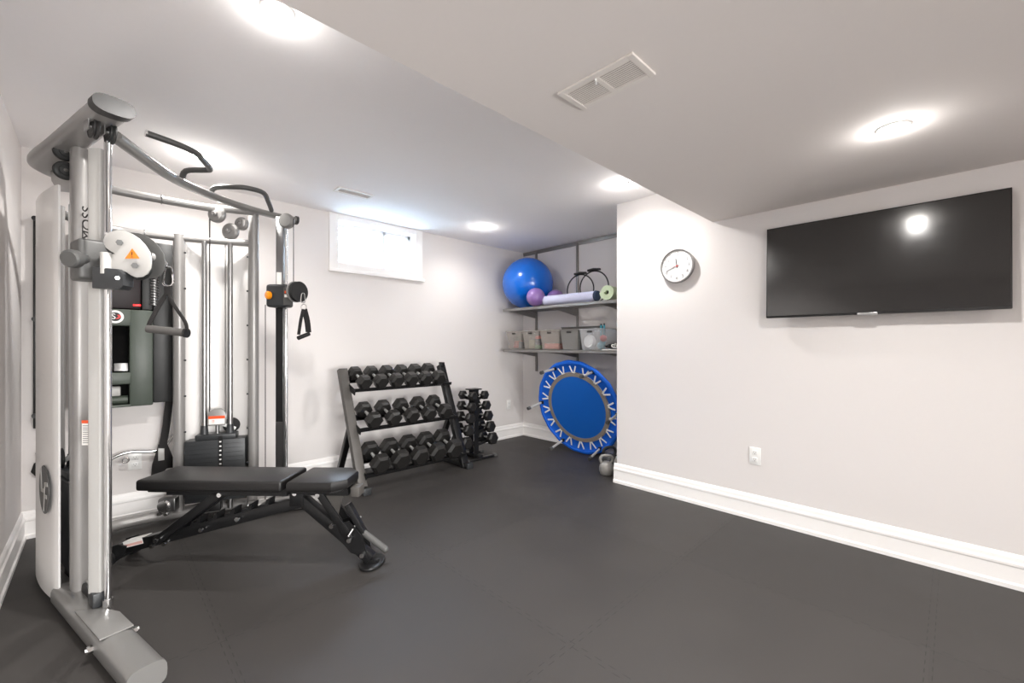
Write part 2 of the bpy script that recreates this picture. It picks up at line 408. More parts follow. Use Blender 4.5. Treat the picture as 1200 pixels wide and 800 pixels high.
# ------------------------------------------------------------------ vents
def vent(name, label, x0, x1, y0, y1, z, longax, n, lever=False):
    t = thing(name, label, 'vent', ((x0+x1)/2, (y0+y1)/2, z))
    mb = MB(); b = .022
    mb.bx(x0, x1, y0, y0+b, z-.008, z, .002); mb.bx(x0, x1, y1-b, y1, z-.008, z, .002)
    mb.bx(x0, x0+b, y0+b, y1-b, z-.008, z, .002); mb.bx(x1-b, x1, y0+b, y1-b, z-.008, z, .002)
    if longax == 'y': mb.bx(x0+b, x1-b, (y0+y1)/2-.008, (y0+y1)/2+.008, z-.007, z)
    mb.build('frame', M_vent, t, smooth=False)
    mb = MB()
    for i in range(n):
        if longax == 'y':
            x = x0+b+(x1-x0-2*b)*(i+.5)/n
            mb.box((x, (y0+y1)/2, z-.005), (.0045, y1-y0-2*b, .0015), Matrix.Rotation(.6, 3, 'Y'))
        else:
            x = x0+b+(x1-x0-2*b)*(i+.5)/n
            mb.box((x, (y0+y1)/2, z-.004), (.006, y1-y0-2*b, .002), Matrix.Rotation(.6, 3, 'Y'))
    mb.build('louvre', M_vent, t, smooth=False)
    MB().bx(x0+.01, x1-.01, y0+.01, y1-.01, z-.0015, z-.0005).build('duct_shade_sheet', M_ventb if not lever else mat('vent_inside', (96, 88, 82), .8), t, smooth=False)  # flat sheet behind the louvres, duct shade put into its dark colour
    if lever: MB().box((x0+.03, (y0+y1)/2+.005, z-.011), (.022, .006, .012), .5, .001).build('lever', M_white, t)
vent('ceiling_vent', 'white louvred air vent with a small lever in the lowered ceiling', 1.18, 1.33, .688, .988, HB, 'y', 11, True)
vent('ceiling_vent', 'narrow slotted air vent in the ceiling left of the small window', 1.33, 1.62, 3.30, 3.42, H, 'x', 22)

# ------------------------------------------------------------------ television, clock, outlets
tv = thing('television', 'large black flat screen television hung on the right wall', 'television', (3.2, .333, 1.376))
ya, yb, za, zb = -.198, .8637, 1.376, 1.967
MB().bx(3.172, 3.205, ya, yb, za, zb, .003).build('bezel', M_black, tv)
MB().bx(3.1700, 3.1735, ya+.006, yb-.006, za+.012, zb-.006).build('screen', M_screen, tv, smooth=False)
MB().bx(3.168, 3.174, .30, .39, za-.006, za+.009, .001).build('logo_tab', M_steel, tv)
MB().bx(3.205, 3.222, ya+.2, yb-.2, za+.08, zb-.12, .005).build('rear_housing', M_black, tv)
tv.rotation_euler = (0, .03, 0)
MB().bx(3.222, 3.236, .13, .53, za+.10, zb-.2, .002).build('wall_bracket', M_black, tv)
MB().bx(3.225, 3.247, .2, .46, za+.06, za+.10, .002).build('tilt_arm', M_black, tv)

cl = thing('wall_clock', 'round silver rimmed wall clock on the right wall', 'clock', (X1, 1.494, 1.813))
cc = V((X1, 1.494, 1.813)); ax = V((-1, 0, 0)); Yd = V((0, -1, 0)); Zd = V((0, 0, 1))   # clock: right is -y seen from the room
MB().lathe([(0, 0), (.118, 0), (.131, .006), (.133, .03), (.130, .038), (.124, .038), (.121, .024), (.0, .024)], cc+ax*.0, ax, 56).build('rim', M_steel, cl)
MB().cyl(cc+ax*.024, cc+ax*.0255, .1215, seg=56).build('dial', M_clockface, cl)
for h in range(1, 13):
    a = 2*PI*h/12; p = cc+ax*.026+Yd*math.sin(a)*.094+Zd*math.cos(a)*.094
    text('numeral', str(h), .035, p, Yd, Zd, M_numeral, cl, .0004)
mb = MB()
for k in range(60):
    a = 2*PI*k/60; d = Yd*math.sin(a)+Zd*math.cos(a); mb.bar(cc+ax*.026+d*.113, cc+ax*.026+d*.119, .0012, .0006, up=ax)
mb.build('minute_marks', M_numeral, cl, smooth=False)
def hand(name, ang, L, wd, m, off):
    d = Yd*math.sin(ang)+Zd*math.cos(ang); q = cc+ax*off
    MB().bar(q-d*.018, q+d*L, wd, .001, up=ax).build(name, m, cl, smooth=False)
hand('hour_hand', 2*PI*11.7/12, .058, .007, M_print, .028)
hand('minute_hand', 2*PI*41.6/60, .088, .005, M_numeral, .0295)
hand('second_hand', 2*PI*43.5/60, .06, .0025, M_red, .031)
MB().cyl(cc+ax*.026, cc+ax*.033, .006).build('hub', M_red, cl)
MB().cyl(cc+ax*.0355, cc+ax*.0365, .1235, seg=56).build('cover_glass', M_glass, cl)

def outlet(label, c, n):
    c, n = V(c), V(n); sdir = V((0, 0, 1)).cross(n)
    t = thing('wall_outlet', label, 'outlet', c, 0, 'wall outlets')
    R = Matrix((sdir, n, V((0, 0, 1)))).transposed()
    MB().box(c+n*.003, (.072, .006, .117), R, .0015).build('cover_plate', M_white, t)
    for s_ in (-1, 1):
        r = MB().box(c+n*.0065+V((0, 0, s_*.024)), (.034, .003, .03), R, .001).build('socket', M_white, t)
        mb = MB()
        for q in (-.006, .006): mb.box(c+n*.008+V((0, 0, s_*.024+.004))+sdir*q, (.0018, .001, .009), R)
        mb.cyl(c+n*.0075+V((0, 0, s_*.024-.008)), c+n*.0085+V((0, 0, s_*.024-.008)), .0025, seg=10)
        mb.build('slots', M_print, r, smooth=False)
outlet('white wall outlet low on the right wall below the clock', (X1, .951, .435), (-1, 0, 0))
outlet('white wall outlet low on the window wall behind the cable machine', (.177, Y1, .384), (0, -1, 0))
outlet('white wall outlet low on the window wall inside the niche', (3.80, Y1, .427), (0, -1, 0))

# ------------------------------------------------------------------ cable machine
cm = thing('cable_machine', 'large silver dual pulley cable machine in the left corner', 'gym machine', (.25, 3.2, 0))
dL = V((-.233, .972, 0)); nL = V((.972, .233, 0))           # left side frame direction, and inwards
dRt = V((-.95, .31, 0)).normalized()                          # right side frame direction (towards the middle)
# feet
fe = V((.115, 1.948, 0))
def foot(end, d, L):
    n = V((0, 0, 1)).cross(d)
    p = [end+d*q for q in (0.012, .02, L)]
    mb = MB(); mb.tube([q+V((0, 0, .048)) for q in p], .056, .045, 24, n=3.2)
    o = mb.build('base_foot', M_silver_d, cm)
    MB().tube([end+V((0, 0, .047))+d*q for q in (-.012, -.008, .012)], .0575, .0465, 24, n=3.2).build('foot_cap', M_silver_d, o)
    for s_ in (-1, 1):
        q = end+d*.34+n*s_*.056+V((0, 0, .05)); MB().cyl(q, q+n*s_*.018, .014, seg=6).cyl(q+n*s_*.018, q+n*s_*.024, .009).build('bolt', M_chrome, o)
foot(fe, dL, .96)
MB().bar(fe+dL*.9+V((0, 0, .045)), fe+dL*1.42+V((0, 0, .045)), .05, .05).build('side_rail', M_silver_d, cm)
foot(V((1.27, 3.27, 0)), dRt, .55)
# left foot front cover plate with a raised lip
MB().prism([(-.05, -.16), (.05, -.16), (.05, .0), (.02, .09), (-.05, .16)], fe+dL*.45+V((0, 0, .096)), nL, dL, .006, .001).build('foot_plate', M_silver_d, cm)
# left upright
up_c = at(95, 404, 1.955); up_c.z = 0
MB().tube([up_c+V((0, 0, .09)), up_c+V((0, 0, 2.09))], .034, .045, 28, up=dL, n=3.5).build('upright', M_silver, cm)
# adjustable column, left
cL = at(115, 404, 1.82); cL.z = 0
MB().tube([cL+V((0, 0, .15)), cL+V((0, 0, 2.03))], .027, .02, 24, up=FV, n=7).build('column', M_lgrey, cm)
rodL = at(126.5, 404, 1.80); rodL.z = 0
MB().cyl(rodL+V((0, 0, .13)), rodL+V((0, 0, 2.06)), .0125, seg=20).cyl(rodL+V((0, 0, .1)), rodL+V((0, 0, .13)), .018).build('guide_rod', M_chrome, cm)
MB().box(cL+V((0, 0, .125)), (.05, .07, .06), math.atan2(nL.y, nL.x), .004).build('column_bracket', M_charcoal, cm)
mb = MB(); mb.lathe([(0, -.012), (.055, -.012), (.055, .012), (0, .012)], at(104, 702, 1.9)+V((0, 0, .02)), nL, 28)
mb.build('floor_pulley', M_blackr, cm)
MB().torus(at(104, 702, 1.9)+V((0, 0, .02)), .056, .006, nL).build('pulley_guard', M_silver, cm)
# top beam of the left side, with its dark cap
bp = [at(132, 128, 1.66), at(109, 142, 1.78), at(84, 162, 1.94), at(60, 181, 2.06), at(47, 196, 2.15)]
for q in bp: q.z = 2.125
b0 = V((.036, 2.26, 2.118)); b1 = V((-.20, 3.16, 2.118))
dB = (b1-b0).normalized()
MB().tube(smooth_path([b0, b0+dB*.3, b0+dB*.6, b1, V((-.18, 3.27, 2.115)), V((-.10, 3.36, 2.11))], 5), .058, .027, 24, n=3).build('top_beam', M_silver, cm)
MB().tube([b0-dB*.022, b0-dB*.016, b0-dB*.0, b0+dB*.03], .0645, .0345, 28, n=2.6).build('beam_cap', M_cap, cm)
nB = V((dB.y, -dB.x, 0))
# gusset below the beam
MB().prism([(.0, 0), (.42, 0), (.40, -.05), (.3, -.12), (.12, -.16), (.0, -.16)], up_c+V((-.01, .05, 2.09)), dB, V((0, 0, 1)), .012, .002).build('gusset', M_silver, cm)
def pulley(c, ax, r=.04, th=.018, m=M_cap, guard=True, name='pulley'):
    c, ax = V(c), V(ax).normalized()
    o = MB().lathe([(0, -th/2), (r*.5, -th/2), (r*.55, -th*.35), (r*.92, -th*.35), (r, -th/2), (r, -th*.3), (r*.88, 0), (r, th*.3), (r, th/2), (r*.92, th*.35), (r*.55, th*.35), (r*.5, th/2), (0, th/2)], c, ax, 30).build(name, m, cm)
    if guard: MB().cyl(c-ax*(th/2+.006), c+ax*(th/2+.006), r*.2).build('axle', M_chrome, o)
    return o
pc = at(121, 153, 1.74)
pulley(pc-nB*.028, nB, .044, .02, M_cap); pulley(pc+nB*.022, nB, .044, .02, M_dark)
MB().bar(pc-nB*.05+V((0, 0, .05)), pc-nB*.05+V((0, 0, -.02)), .004, .05, up=dB).bar(pc-nB*.002+V((0, 0, .05)), pc-nB*.002+V((0, 0, -.02)), .004, .05, up=dB).build('pulley_bracket', M_steel, cm)
for v_ in (178, 200): pulley(at(76, v_, 1.97), dB, .04, .022, M_dark)
# front cross bar with wide oval section
cz = 2.15
cp = [V((.04, 2.56, 2.12)), V((.165, 2.84, 2.14)), V((.288, 3.06, 2.145)), V((.425, 3.22, 2.15)), V((.60, 3.34, 2.15)), V((.82, 3.425, 2.145)), V((1.06, 3.45, 2.14))]
MB().tube(smooth_path(cp, 5), .033, .021, 20, n=2.4).build('cross_bar', M_silver_d, cm)
MB().tube([cp[-1]+V((.0, .0, 0)), cp[-1]+V((.014, .001, 0))], .041, .03, 24, n=2.4).build('bar_cap', M_cap, cm)
# pull-up handles
h1 = [V((.345, 3.135, 2.165)), V((.36, 3.10, 2.21)), V((.44, 3.02, 2.215)), V((.455, 2.98, 2.215)), V((.40, 2.86, 2.22)), V((.355, 2.80, 2.225)), V((.27, 2.765, 2.23)), V((.165, 2.745, 2.235))]
hd = MB().tube(smooth_path(h1, 4), .0155, seg=14).build('pull_up_handle', M_grey, cm)
MB().cyl(h1[-1], h1[-1]+(h1[-1]-h1[-2]).normalized()*.006, .0165).build('end_cap', M_chrome, hd)
h2 = [V((.51, 3.31, 2.16)), V((.53, 3.285, 2.205)), V((.628, 3.189, 2.21)), V((.70, 3.175, 2.215)), V((.787, 3.206, 2.215)), V((.84, 3.30, 2.19)), V((.885, 3.40, 2.165))]
MB().tube(smooth_path(h2, 4), .0155, seg=14).build('pull_up_handle', M_grey, cm)
# rear upper arc, second arc, floor arc
arc1 = [V((-.10, 3.36, 2.11)), V((.046, 3.41, 2.105)), V((.276, 3.43, 2.105)), V((.494, 3.44, 2.11)), V((.64, 3.44, 2.125)), V((.78, 3.45, 2.14))]
MB().tube(smooth_path(arc1, 5), .024, seg=18).build('rear_arc', M_silver, cm)
MB().torus(arc1[2], .0255, .004, (1, .05, 0), 24, 8).build('arc_collar', M_steel, cm)
tA, tB = V((.389, 3.67, 0)), V((.797, 3.51, 0))
arc2 = [V((-.17, 3.42, 1.93)), V((-.08, 3.58, 1.93)), V((.05, 3.68, 1.93)), V((.151, 3.70, 1.93)), V((.389, 3.67, 1.93)), V((.60, 3.60, 1.93)), V((.797, 3.51, 1.93))]
MB().tube(smooth_path(arc2, 5), .024, seg=18).build('rear_arc', M_silver, cm)
MB().torus(arc2[3]+V((.06, 0, 0)), .0255, .004, (1, 0, 0), 24, 8).build('arc_collar', M_steel, cm)
arc3 = [V((-.21, 3.34, .045)), V((-.12, 3.60, .045)), V((.05, 3.72, .045)), V((.20, 3.735, .045)), V((.348, 3.72, .045)), V((.6, 3.66, .045)), V((.80, 3.585, .045)), V((.99, 3.53, .045))]
MB().tube(smooth_path(arc3, 5), .034, .034, 18).build('floor_arc', M_silver, cm)
# upright tubes at each side of the visible weight stack
MB().tube([tA+V((0, .03, .06)), tA+V((0, .03, .12)), tA+V((0, 0, .3)), tA+V((0, 0, 1.95))], .034, seg=20, up=(0, 1, 0)).build('stack_post', M_silver, cm)
MB().tube([tB+V((0, .05, .05)), tB+V((0, .03, .1)), tB+V((0, 0, .3)), tB+V((0, 0, 2.14))], .034, seg=20, up=(0, 1, 0)).build('stack_post', M_silver, cm)
MB().tube([V((-.17, 3.36, .06)), V((-.17, 3.36, 1.95))], .034, seg=20, up=(0, 1, 0)).build('stack_post', M_silver, cm)
# shrouds (curved panels) with screws
def sheet(pts2, z0, z1, th, name, m, bump_top=0):
    mb = MB(); pts2 = smooth_path([V((p[0], p[1], 0)) for p in pts2], 6); k = len(pts2); F0 = []; F1 = []
    for i, p in enumerate(pts2):
        t = (pts2[min(i+1, k-1)]-pts2[max(i-1, 0)]).normalized(); n = V((t.y, -t.x, 0))*th/2
        F0.append((mb.bm.verts.new(p-n+V((0, 0, z0))), mb.bm.verts.new(p-n+V((0, 0, z1))), mb.bm.verts.new(p+n+V((0, 0, z1))), mb.bm.verts.new(p+n+V((0, 0, z0)))))
    for A, B in zip(F0, F0[1:]):
        for j in range(4): mb.bm.faces.new([A[j], A[(j+1) % 4], B[(j+1) % 4], B[j]])
    mb.bm.faces.new(F0[0]); mb.bm.faces.new(F0[-1][::-1])
    return mb.build(name, m, cm)
chord = (tB-tA).normalized(); nF = V((chord.y, -chord.x, 0))      # towards the room
back = -nF
sheet([tA+back*.02+chord*.025, tA+back*.07+chord*.05, (tA+tB)/2+back*.13, tB+back*.07-chord*.05, tB+back*.02-chord*.025], .12, 1.91, .006, 'stack_shroud', M_shroud)
PLa, PLb = V((-.133, 2.835, 0)), V((-.232, 3.32, 0))
dP = (PLb-PLa).normalized(); nP = V((-dP.y, dP.x, 0))              # outwards, to the left wall
sheet([PLa, PLa+dP*.06+nP*.012, (PLa+PLb)/2+nP*.022, PLb-dP*.04+nP*.01, PLb-nP*.02], .03, 1.93, .008, 'stack_shroud', M_shroud)
for q0, q1, sgn in ((tA, chord, 1), (tB, -chord, -1)):
    for k in range(7):
        z = 1.83-.245*k; q = q0+q1*.034+nF*.01+V((0, 0, z))
        MB().cyl(q-q1*.006, q+q1*.007, .006, seg=8).build('screw', M_charcoal, cm)
# round emblem on the left shroud
lc = (PLa+PLb)/2-dP*.10+nP*.026+V((0, 0, .52)); Ue = -dP                  # seen from the room, right is towards the camera
Up = V((0, 0, 1))
em = MB().lathe([(0, 0), (.112, 0), (.112, .002), (0, .002)], lc, nP, 48).build('emblem', M_grey, cm)
Un = Ue
def strip(poly): MB().prism(poly, lc+nP*.0035, Un, Up, .0015).build('emblem_letter', M_lgrey, em, smooth=False)
strip([(-.075, .085), (-.055, .095), (-.03, .0), (.012, .005), (.012, -.012), (-.055, -.018)][::1])
strip([(-.005, -.10), (.012, -.10), (.03, -.035), (.075, -.03), (.078, -.012), (.03, -.018), (.04, .022), (.095, .03), (.09, .048), (.022, .038)][::1])
# left weight stack is behind the column; both stacks alike
def weight_stack(c, ax, n):
    rot = math.atan2(ax.y, ax.x); c = V((c.x, c.y, 0))
    MB().box(c+V((0, 0, .335)), (.35, .115, .42), rot, .003).build('stack_plates', M_charcoal, cm)
    mb = MB()
    for k in range(13): mb.box(c+n*.0585+V((0, 0, .15+k*.0305)), (.345, .001, .0015), rot)
    st = mb.build('plate_gap', M_black, cm, smooth=False)
    mb = MB()
    MB().box(c+V((0, 0, .563)), (.24, .1, .036), rot, .006).build('top_plate', M_charcoal, cm)
    mb = MB()
    for k in range(13): mb.box(c+n*.06+ax*.03+V((0, 0, .165+k*.0305)), (.012, .002, .009), rot)
    mb.build('pin_holes', M_white, cm, smooth=False)
    mb = MB(); mb.box(c+n*.0592+ax*.03+V((0, 0, .36)), (.026, .0015, .42), rot); mb.build('number_strip', M_black, cm, smooth=False)
    for s_ in (-1, 1):
        q = c+ax*s_*.0765
        MB().cyl(q+V((0, 0, .05)), q+V((0, 0, 1.92)), .0165).build('guide_rod', M_steel, cm)
        MB().cyl(q+V((0, 0, .58)), q+V((0, 0, .64)), .025, .02).build('bushing', M_charcoal, cm)
    MB().box(c+ax*-.02+V((0, 0, .085)), (.09, .08, .075), rot, .006).build('stack_buffer', M_blackr, cm)
    # moving pulley above the plates
    pc_ = c+V((0, 0, .70)); 
    MB().prism([(-.05, -.062), (.05, -.062), (.056, 0), (.045, .035), (.02, .052), (-.02, .052), (-.045, .035), (-.056, 0)], pc_+n*.016, ax, Up, .005, .001).build('pulley_cover', M_silver, cm)
    MB().box(pc_+n*.0195+V((0, 0, -.005)), (.098, .002, .02), rot).build('warning_sticker', M_redor, cm, smooth=False)
    MB().box(pc_+n*.0195+V((0, 0, -.034)), (.094, .002, .038), rot).build('warning_sticker', M_label, cm, smooth=False)
    text('sticker_print', '!!', .032, pc_+n*.021-ax*.02+V((0, 0, -.034)), ax, Up, M_redor, cm)
    MB().prism([(-.05, -.062), (.05, -.062), (.056, 0), (.045, .035), (.02, .052), (-.02, .052), (-.045, .035), (-.056, 0)], pc_-n*.016, ax, Up, .005, .001).build('pulley_cover', M_silver, cm)
    MB().lathe([(0, -.012), (.048, -.012), (.042, 0), (.048, .012), (0, .012)], pc_, n).build('pulley', M_dark, cm)
    MB().cyl(c+V((0, 0, .575)), pc_+V((0, 0, -.06)), .012).build('lift_stem', M_steel, cm)
    MB().lathe([(0, -.012), (.052, -.012), (.046, 0), (.052, .012), (0, .012)], c+ax*.075-n*.05+V((0, 0, .625)), n).build('pulley', M_blackr, cm)
    MB().cyl(c+ax*.1-n*.04+V((0, 0, .60)), pc_+V((0, 0, -.045)), .012).build('lift_stem', M_white, cm)
    for s_ in (-1, 1):
        MB().cyl(pc_+ax*s_*.047, V((0, 0, 1.98+.1*(s_ < 0)))+c+ax*s_*.047, .003, seg=8).build('cable', M_cable, cm)
sc_ = (tA+tB)/2+nF*.0
weight_stack(sc_, chord, nF)
weight_stack(V((-.085, 3.08, 0)), dP, V((.972, .233, 0)))
# upper disc pulleys
def disc(u, v, D, r):
    c = at(u, v, D)
    a_ = (FV*1).normalized()
    o = MB().lathe([(0, -.03), (r*.3, -.03), (r*.35, -.02), (r*.8, -.018), (r, -.006), (r, .012), (0, .012)], c, a_, 32).build('pulley_disc', M_silver, cm)
    MB().cyl(c-a_*.036, c-a_*.0, r*.15).build('axle', M_chrome, o)
disc(254, 251, 2.86, .056); disc(270, 271, 2.93, .055); disc(283, 262, 2.98, .045)
MB().lathe([(0, -.03), (.04, -.026), (.052, -.01), (.052, .014), (0, .014)], at(336, 259, 2.98), FV, 30).build('pulley_disc', M_silver_d, cm)
MB().cyl(at(246, 256, 2.85), at(246, 480, 2.90), .003, seg=8).build('cable', M_cable, cm)
# right column with its carriage
cR = V((.936, 3.37, 0)); rotR = -YAW
MB().box(cR+V((0, 0, 1.12)), (.052, .03, 2.0), rotR, .003).build('column', M_steel, cm)
MB().box(cR-FV*.0165+V((0, 0, .83)), (.05, .003, 1.32), rotR).build('column_dark_reflection', M_black, cm, smooth=False)  # black strip painted as the dark reflection in the chrome column
mb = MB()
for k in range(6): mb.cyl(cR-FV*.019+V((0, 0, .34+.055*k)), cR-FV*.017+V((0, 0, .34+.055*k)), .006, seg=10)
mb.build('adjustment_holes', M_steel, cm)
MB().box(cR-FV*.0185+V((0, 0, .47)), (.05, .002, .36), rotR).build('scale_plate', M_steel, cm, smooth=False)
MB().box(cR-FV*.0185+V((0, 0, 1.66)), (.034, .002, .12), rotR).build('scale_plate', M_label, cm, smooth=False)
rR = cR+RV*.04
MB().cyl(rR+V((0, 0, .12)), rR+V((0, 0, 2.12)), .0105).build('guide_rod', M_chrome, cm)
ca = at(328, 347, 3.0)
MB().box(ca, (.15, .1, .16), rotR, .02, 3).build('carriage', M_charcoal, cm)
MB().box(at(337, 347, 2.94), (.055, .012, .12), rotR, .003).build('carriage_plate', M_grey, cm)
MB().box(at(336, 342, 2.93), (.03, .003, .016), rotR).build('warning_sticker', M_redor, cm, smooth=False)
MB().box(at(336, 346.5, 2.93), (.03, .003, .02), rotR).build('warning_sticker', M_label, cm, smooth=False)
kb = MB().lathe([(0, 0), (.024, 0), (.028, .008), (.028, .022), (.02, .03), (0, .032)], at(317, 346, 2.95), -FV*.8-RV*.6, 24).build('carriage_knob', M_amber, cm)
MB().cyl(at(317, 346, 2.95), ca-RV*.05, .014).build('knob_stem', M_charcoal, kb)
MB().cyl(at(311, 357, 2.98), at(311, 585, 2.98), .003, seg=8).build('cable', M_cable, cm)
MB().cyl(at(344, 256, 2.97), at(344, 330, 2.95), .003, seg=8).build('cable', M_cable, cm)
pr = at(346, 342, 2.93)
pax = (RV*.93-FV*.37)
MB().lathe([(0, -.008), (.064, -.008), (.072, -.002), (.072, .006), (0, .008)], pr, pax, 28).build('pulley_housing', M_silver, cm)
MB().lathe([(0, -.012), (.07, -.012), (.062, 0), (.07, .012), (0, .012)], pr+pax*.03, pax, 28).build('pulley', M_blackr, cm)
MB().cyl(pr-RV*.05, pr+RV*.02, .012).build('swivel_arm', M_charcoal, cm)
# left carriage: dark clamp body, grey knob, big light pulley housing
cw_ = at(105, 306, 1.775)
rotL = math.atan2(nL.y, nL.x)
MB().box(cw_, (.095, .12, .165), rotL, .012, 3).build('carriage', M_grey, cm)
kn = MB().lathe([(0, 0), (.028, 0), (.034, .006), (.036, .02), (.034, .034), (.024, .04), (.022, .075), (0, .075)], at(80, 303, 1.655), (at(97, 303, 1.72)-at(80, 303, 1.655)), 28).build('carriage_knob', M_grey, cm)
MB().prism([(-.04, -.045), (.07, -.05), (.085, -.035), (.085, .01), (.06, .03), (-.04, .04)], at(126, 325, 1.70), RV, Up, .05, .006).build('carriage_arm', M_charcoal, cm)
MB().cyl(at(137.5, 325.5, 1.66), at(137.5, 325.5, 1.64), .008, seg=6).build('bolt', M_steel, cm)
K = .2*1.70/500
def crop(p): return (((p[0]-750)*K), (-(p[1]-340)*K))
outl = [(606, 262), (618, 230), (645, 210), (690, 198), (735, 204), (775, 220), (815, 246), (852, 284), (880, 328), (889, 375), (885, 420), (868, 452), (838, 472), (802, 476), (770, 464), (745, 442), (716, 432), (690, 432), (655, 445), (612, 448), (606, 420), (606, 345), (640, 340), (690, 340), (655, 325), (622, 300)]
o_ = at(150, 298, 1.70)
ph = MB().prism([crop(p) for p in outl][::-1], o_, RV, Up, .006, .0015).build('pulley_housing', M_lgrey, cm)
MB().prism([(crop(p)[0]+.014, crop(p)[1]+.004) for p in outl][::-1], o_+FV*.05, RV, Up, .006, .0015).build('pulley_housing', M_grey, cm)
MB().lathe([(0, -.014), (.055, -.014), (.048, 0), (.055, .014), (0, .014)], at(160, 312, 1.73), FV).build('pulley', M_dark, cm)
MB().lathe([(0, -.014), (.04, -.014), (.034, 0), (.04, .014), (0, .014)], at(138, 287, 1.73), FV).build('pulley', M_dark, cm)
for uu, vv in ((140, 284), (158, 311)):
    MB().cyl(at(uu, vv, 1.697), at(uu, vv, 1.685), .012, seg=6).build('bolt', M_grey, ph)
tc_ = at(155, 297.5, 1.695)
wt = MB().prism([(-.029, -.018), (.029, -.018), (0, .022)], tc_, RV, Up, .0012).build('warning_triangle', M_orange, ph, smooth=False)
text('warning_mark', '!', .032, tc_-FV*.001+V((0, 0, -.004)), RV, Up, M_print, wt, .0003)
MB().cyl(at(124, 296, 1.69), at(124, 321, 1.69), .017).build('swivel_pin', M_lgrey, cm)
MB().cyl(at(125, 165, 1.70), at(125, 272, 1.70), .003, seg=8).build('cable', M_cable, cm)
# arm end at the right of the left pulley, and cable stopper
MB().tube(smooth_path([at(176, 300, 1.74), at(184, 303, 1.76), at(192, 310, 1.78)], 5), .012, .016, 14).build('cable_stopper', M_silver, cm)
# stickers and name on the left upright
t_front = up_c-dL*.0615
text('column_lettering', 'MOSS', .062, at(102.5, 264, (up_c-dL*.06).dot(FV)-.012), V((0, 0, 1)), -RV, M_print, cm, .0004, shear=.3)
MB().bar(at(96.8, 280, 1.80), at(96.8, 262, 1.80), .004, .001, up=FV).build('column_lettering', M_print, cm, smooth=False)
lbl = at(101, 507, 1.815)
MB().box(lbl, (.036, .0015, .105), -YAW).build('information_label', M_label, cm, smooth=False)
MB().box(lbl+V((0, 0, .047))-FV*.0012, (.036, .0012, .013), -YAW).build('label_header', M_redor, cm, smooth=False)
mb = MB()
for k in range(9): mb.box(lbl+V((0, 0, .03-.009*k))-FV*.0012, (.026, .0008, .0025), -YAW)
mb.build('label_print', M_numeral, cm, smooth=False)
# bracket and low pulley at the foot of the left stack post
lp = at(198, 590, 2.86)
MB().box(lp, (.10, .07, .09), -.5, .01).build('low_bracket', M_steel, cm)
MB().lathe([(0, -.01), (.036, -.01), (.03, 0), (.036, .01), (0, .01)], lp-FV*.045, FV).build('pulley', M_chrome, cm)
for k in (-1, 1): MB().cyl(lp-FV*.06+RV*.022*k+V((0, 0, -.05)), lp-FV*.04+RV*.022*k+V((0, 0, -.05)), .011, seg=10).build('bolt', M_chrome, cm)

# ------------------------------------------------------------------ stirrup handles clipped to the cables
def carabiner(t, c, ht, wd, r, ax=RV):
    pts = [c+ax*wd*.25+V((0, 0, ht*.5)), c-ax*wd*.25+V((0, 0, ht*.5)), c-ax*wd*.4+V((0, 0, ht*.2)), c-ax*wd*.5+V((0, 0, -ht*.3)), c-ax*wd*.25+V((0, 0, -ht*.5)), c+ax*wd*.25+V((0, 0, -ht*.5)), c+ax*wd*.5+V((0, 0, -ht*.3)), c+ax*wd*.4+V((0, 0, ht*.2))]
    return MB().tube(smooth_path(pts, 4, True), r, seg=8, up=FV, closed=True).build('carabiner', M_chrome, t)
D1 = 1.80
h = thing('stirrup_handle', 'black stirrup grip handle hanging from the big left pulley', 'gym handle', at(197, 392, D1), 0, 'cable handles')
carabiner(h, at(197, 324, D1), .075, .042, .0045)
MB().sphere(at(192.5, 309, D1-.02), .012).build('ball', M_chrome, h)
MB().tube([at(197, 335, D1), at(197, 345, D1)], .016, .004, 10, up=FV, n=5).build('strap_loop', M_web, h)
MB().tube(smooth_path([at(197, 342, D1), at(190, 352, D1), at(177, 375, D1-.01), at(174, 384, D1-.01)], 5), .009, .003, 10, up=FV, n=5).build('strap', M_web, h)
MB().tube(smooth_path([at(197, 342, D1), at(203, 356, D1), at(217, 377, D1+.01), at(219, 388, D1+.01)], 5), .007, .003, 10, up=FV, n=5).build('strap', M_web, h)
MB().cyl(at(173, 385, D1-.01), at(218, 390, D1+.01), .0165).build('grip', M_grip, h)
MB().cyl(at(217, 390, D1+.01), at(219.5, 390.2, D1+.01), .02).build('end_ring', M_black, h)
D2 = 2.9
h = thing('stirrup_handle', 'small black stirrup handle hanging from the right hand pulley of the cable machine', 'gym handle', at(356, 396, D2), 0, 'cable handles')
carabiner(h, at(355, 349, D2), .06, .03, .004)
MB().torus(at(356, 359.5, D2), .018, .003, FV).build('ring', M_chrome, h)
MB().tube(smooth_path([at(355.5, 362, D2), at(352.5, 375, D2), at(350, 392, D2)], 5), .011, .003, 10, up=FV, n=5).build('strap', M_web, h)
MB().tube(smooth_path([at(356.5, 362, D2), at(360, 376, D2+.02), at(361.5, 389, D2+.04)], 5), .02, .003, 10, up=FV, n=5).build('strap', M_web, h)
MB().cyl(at(349.5, 396, D2-.03), at(362, 391, D2+.05), .014).build('grip', M_black, h)

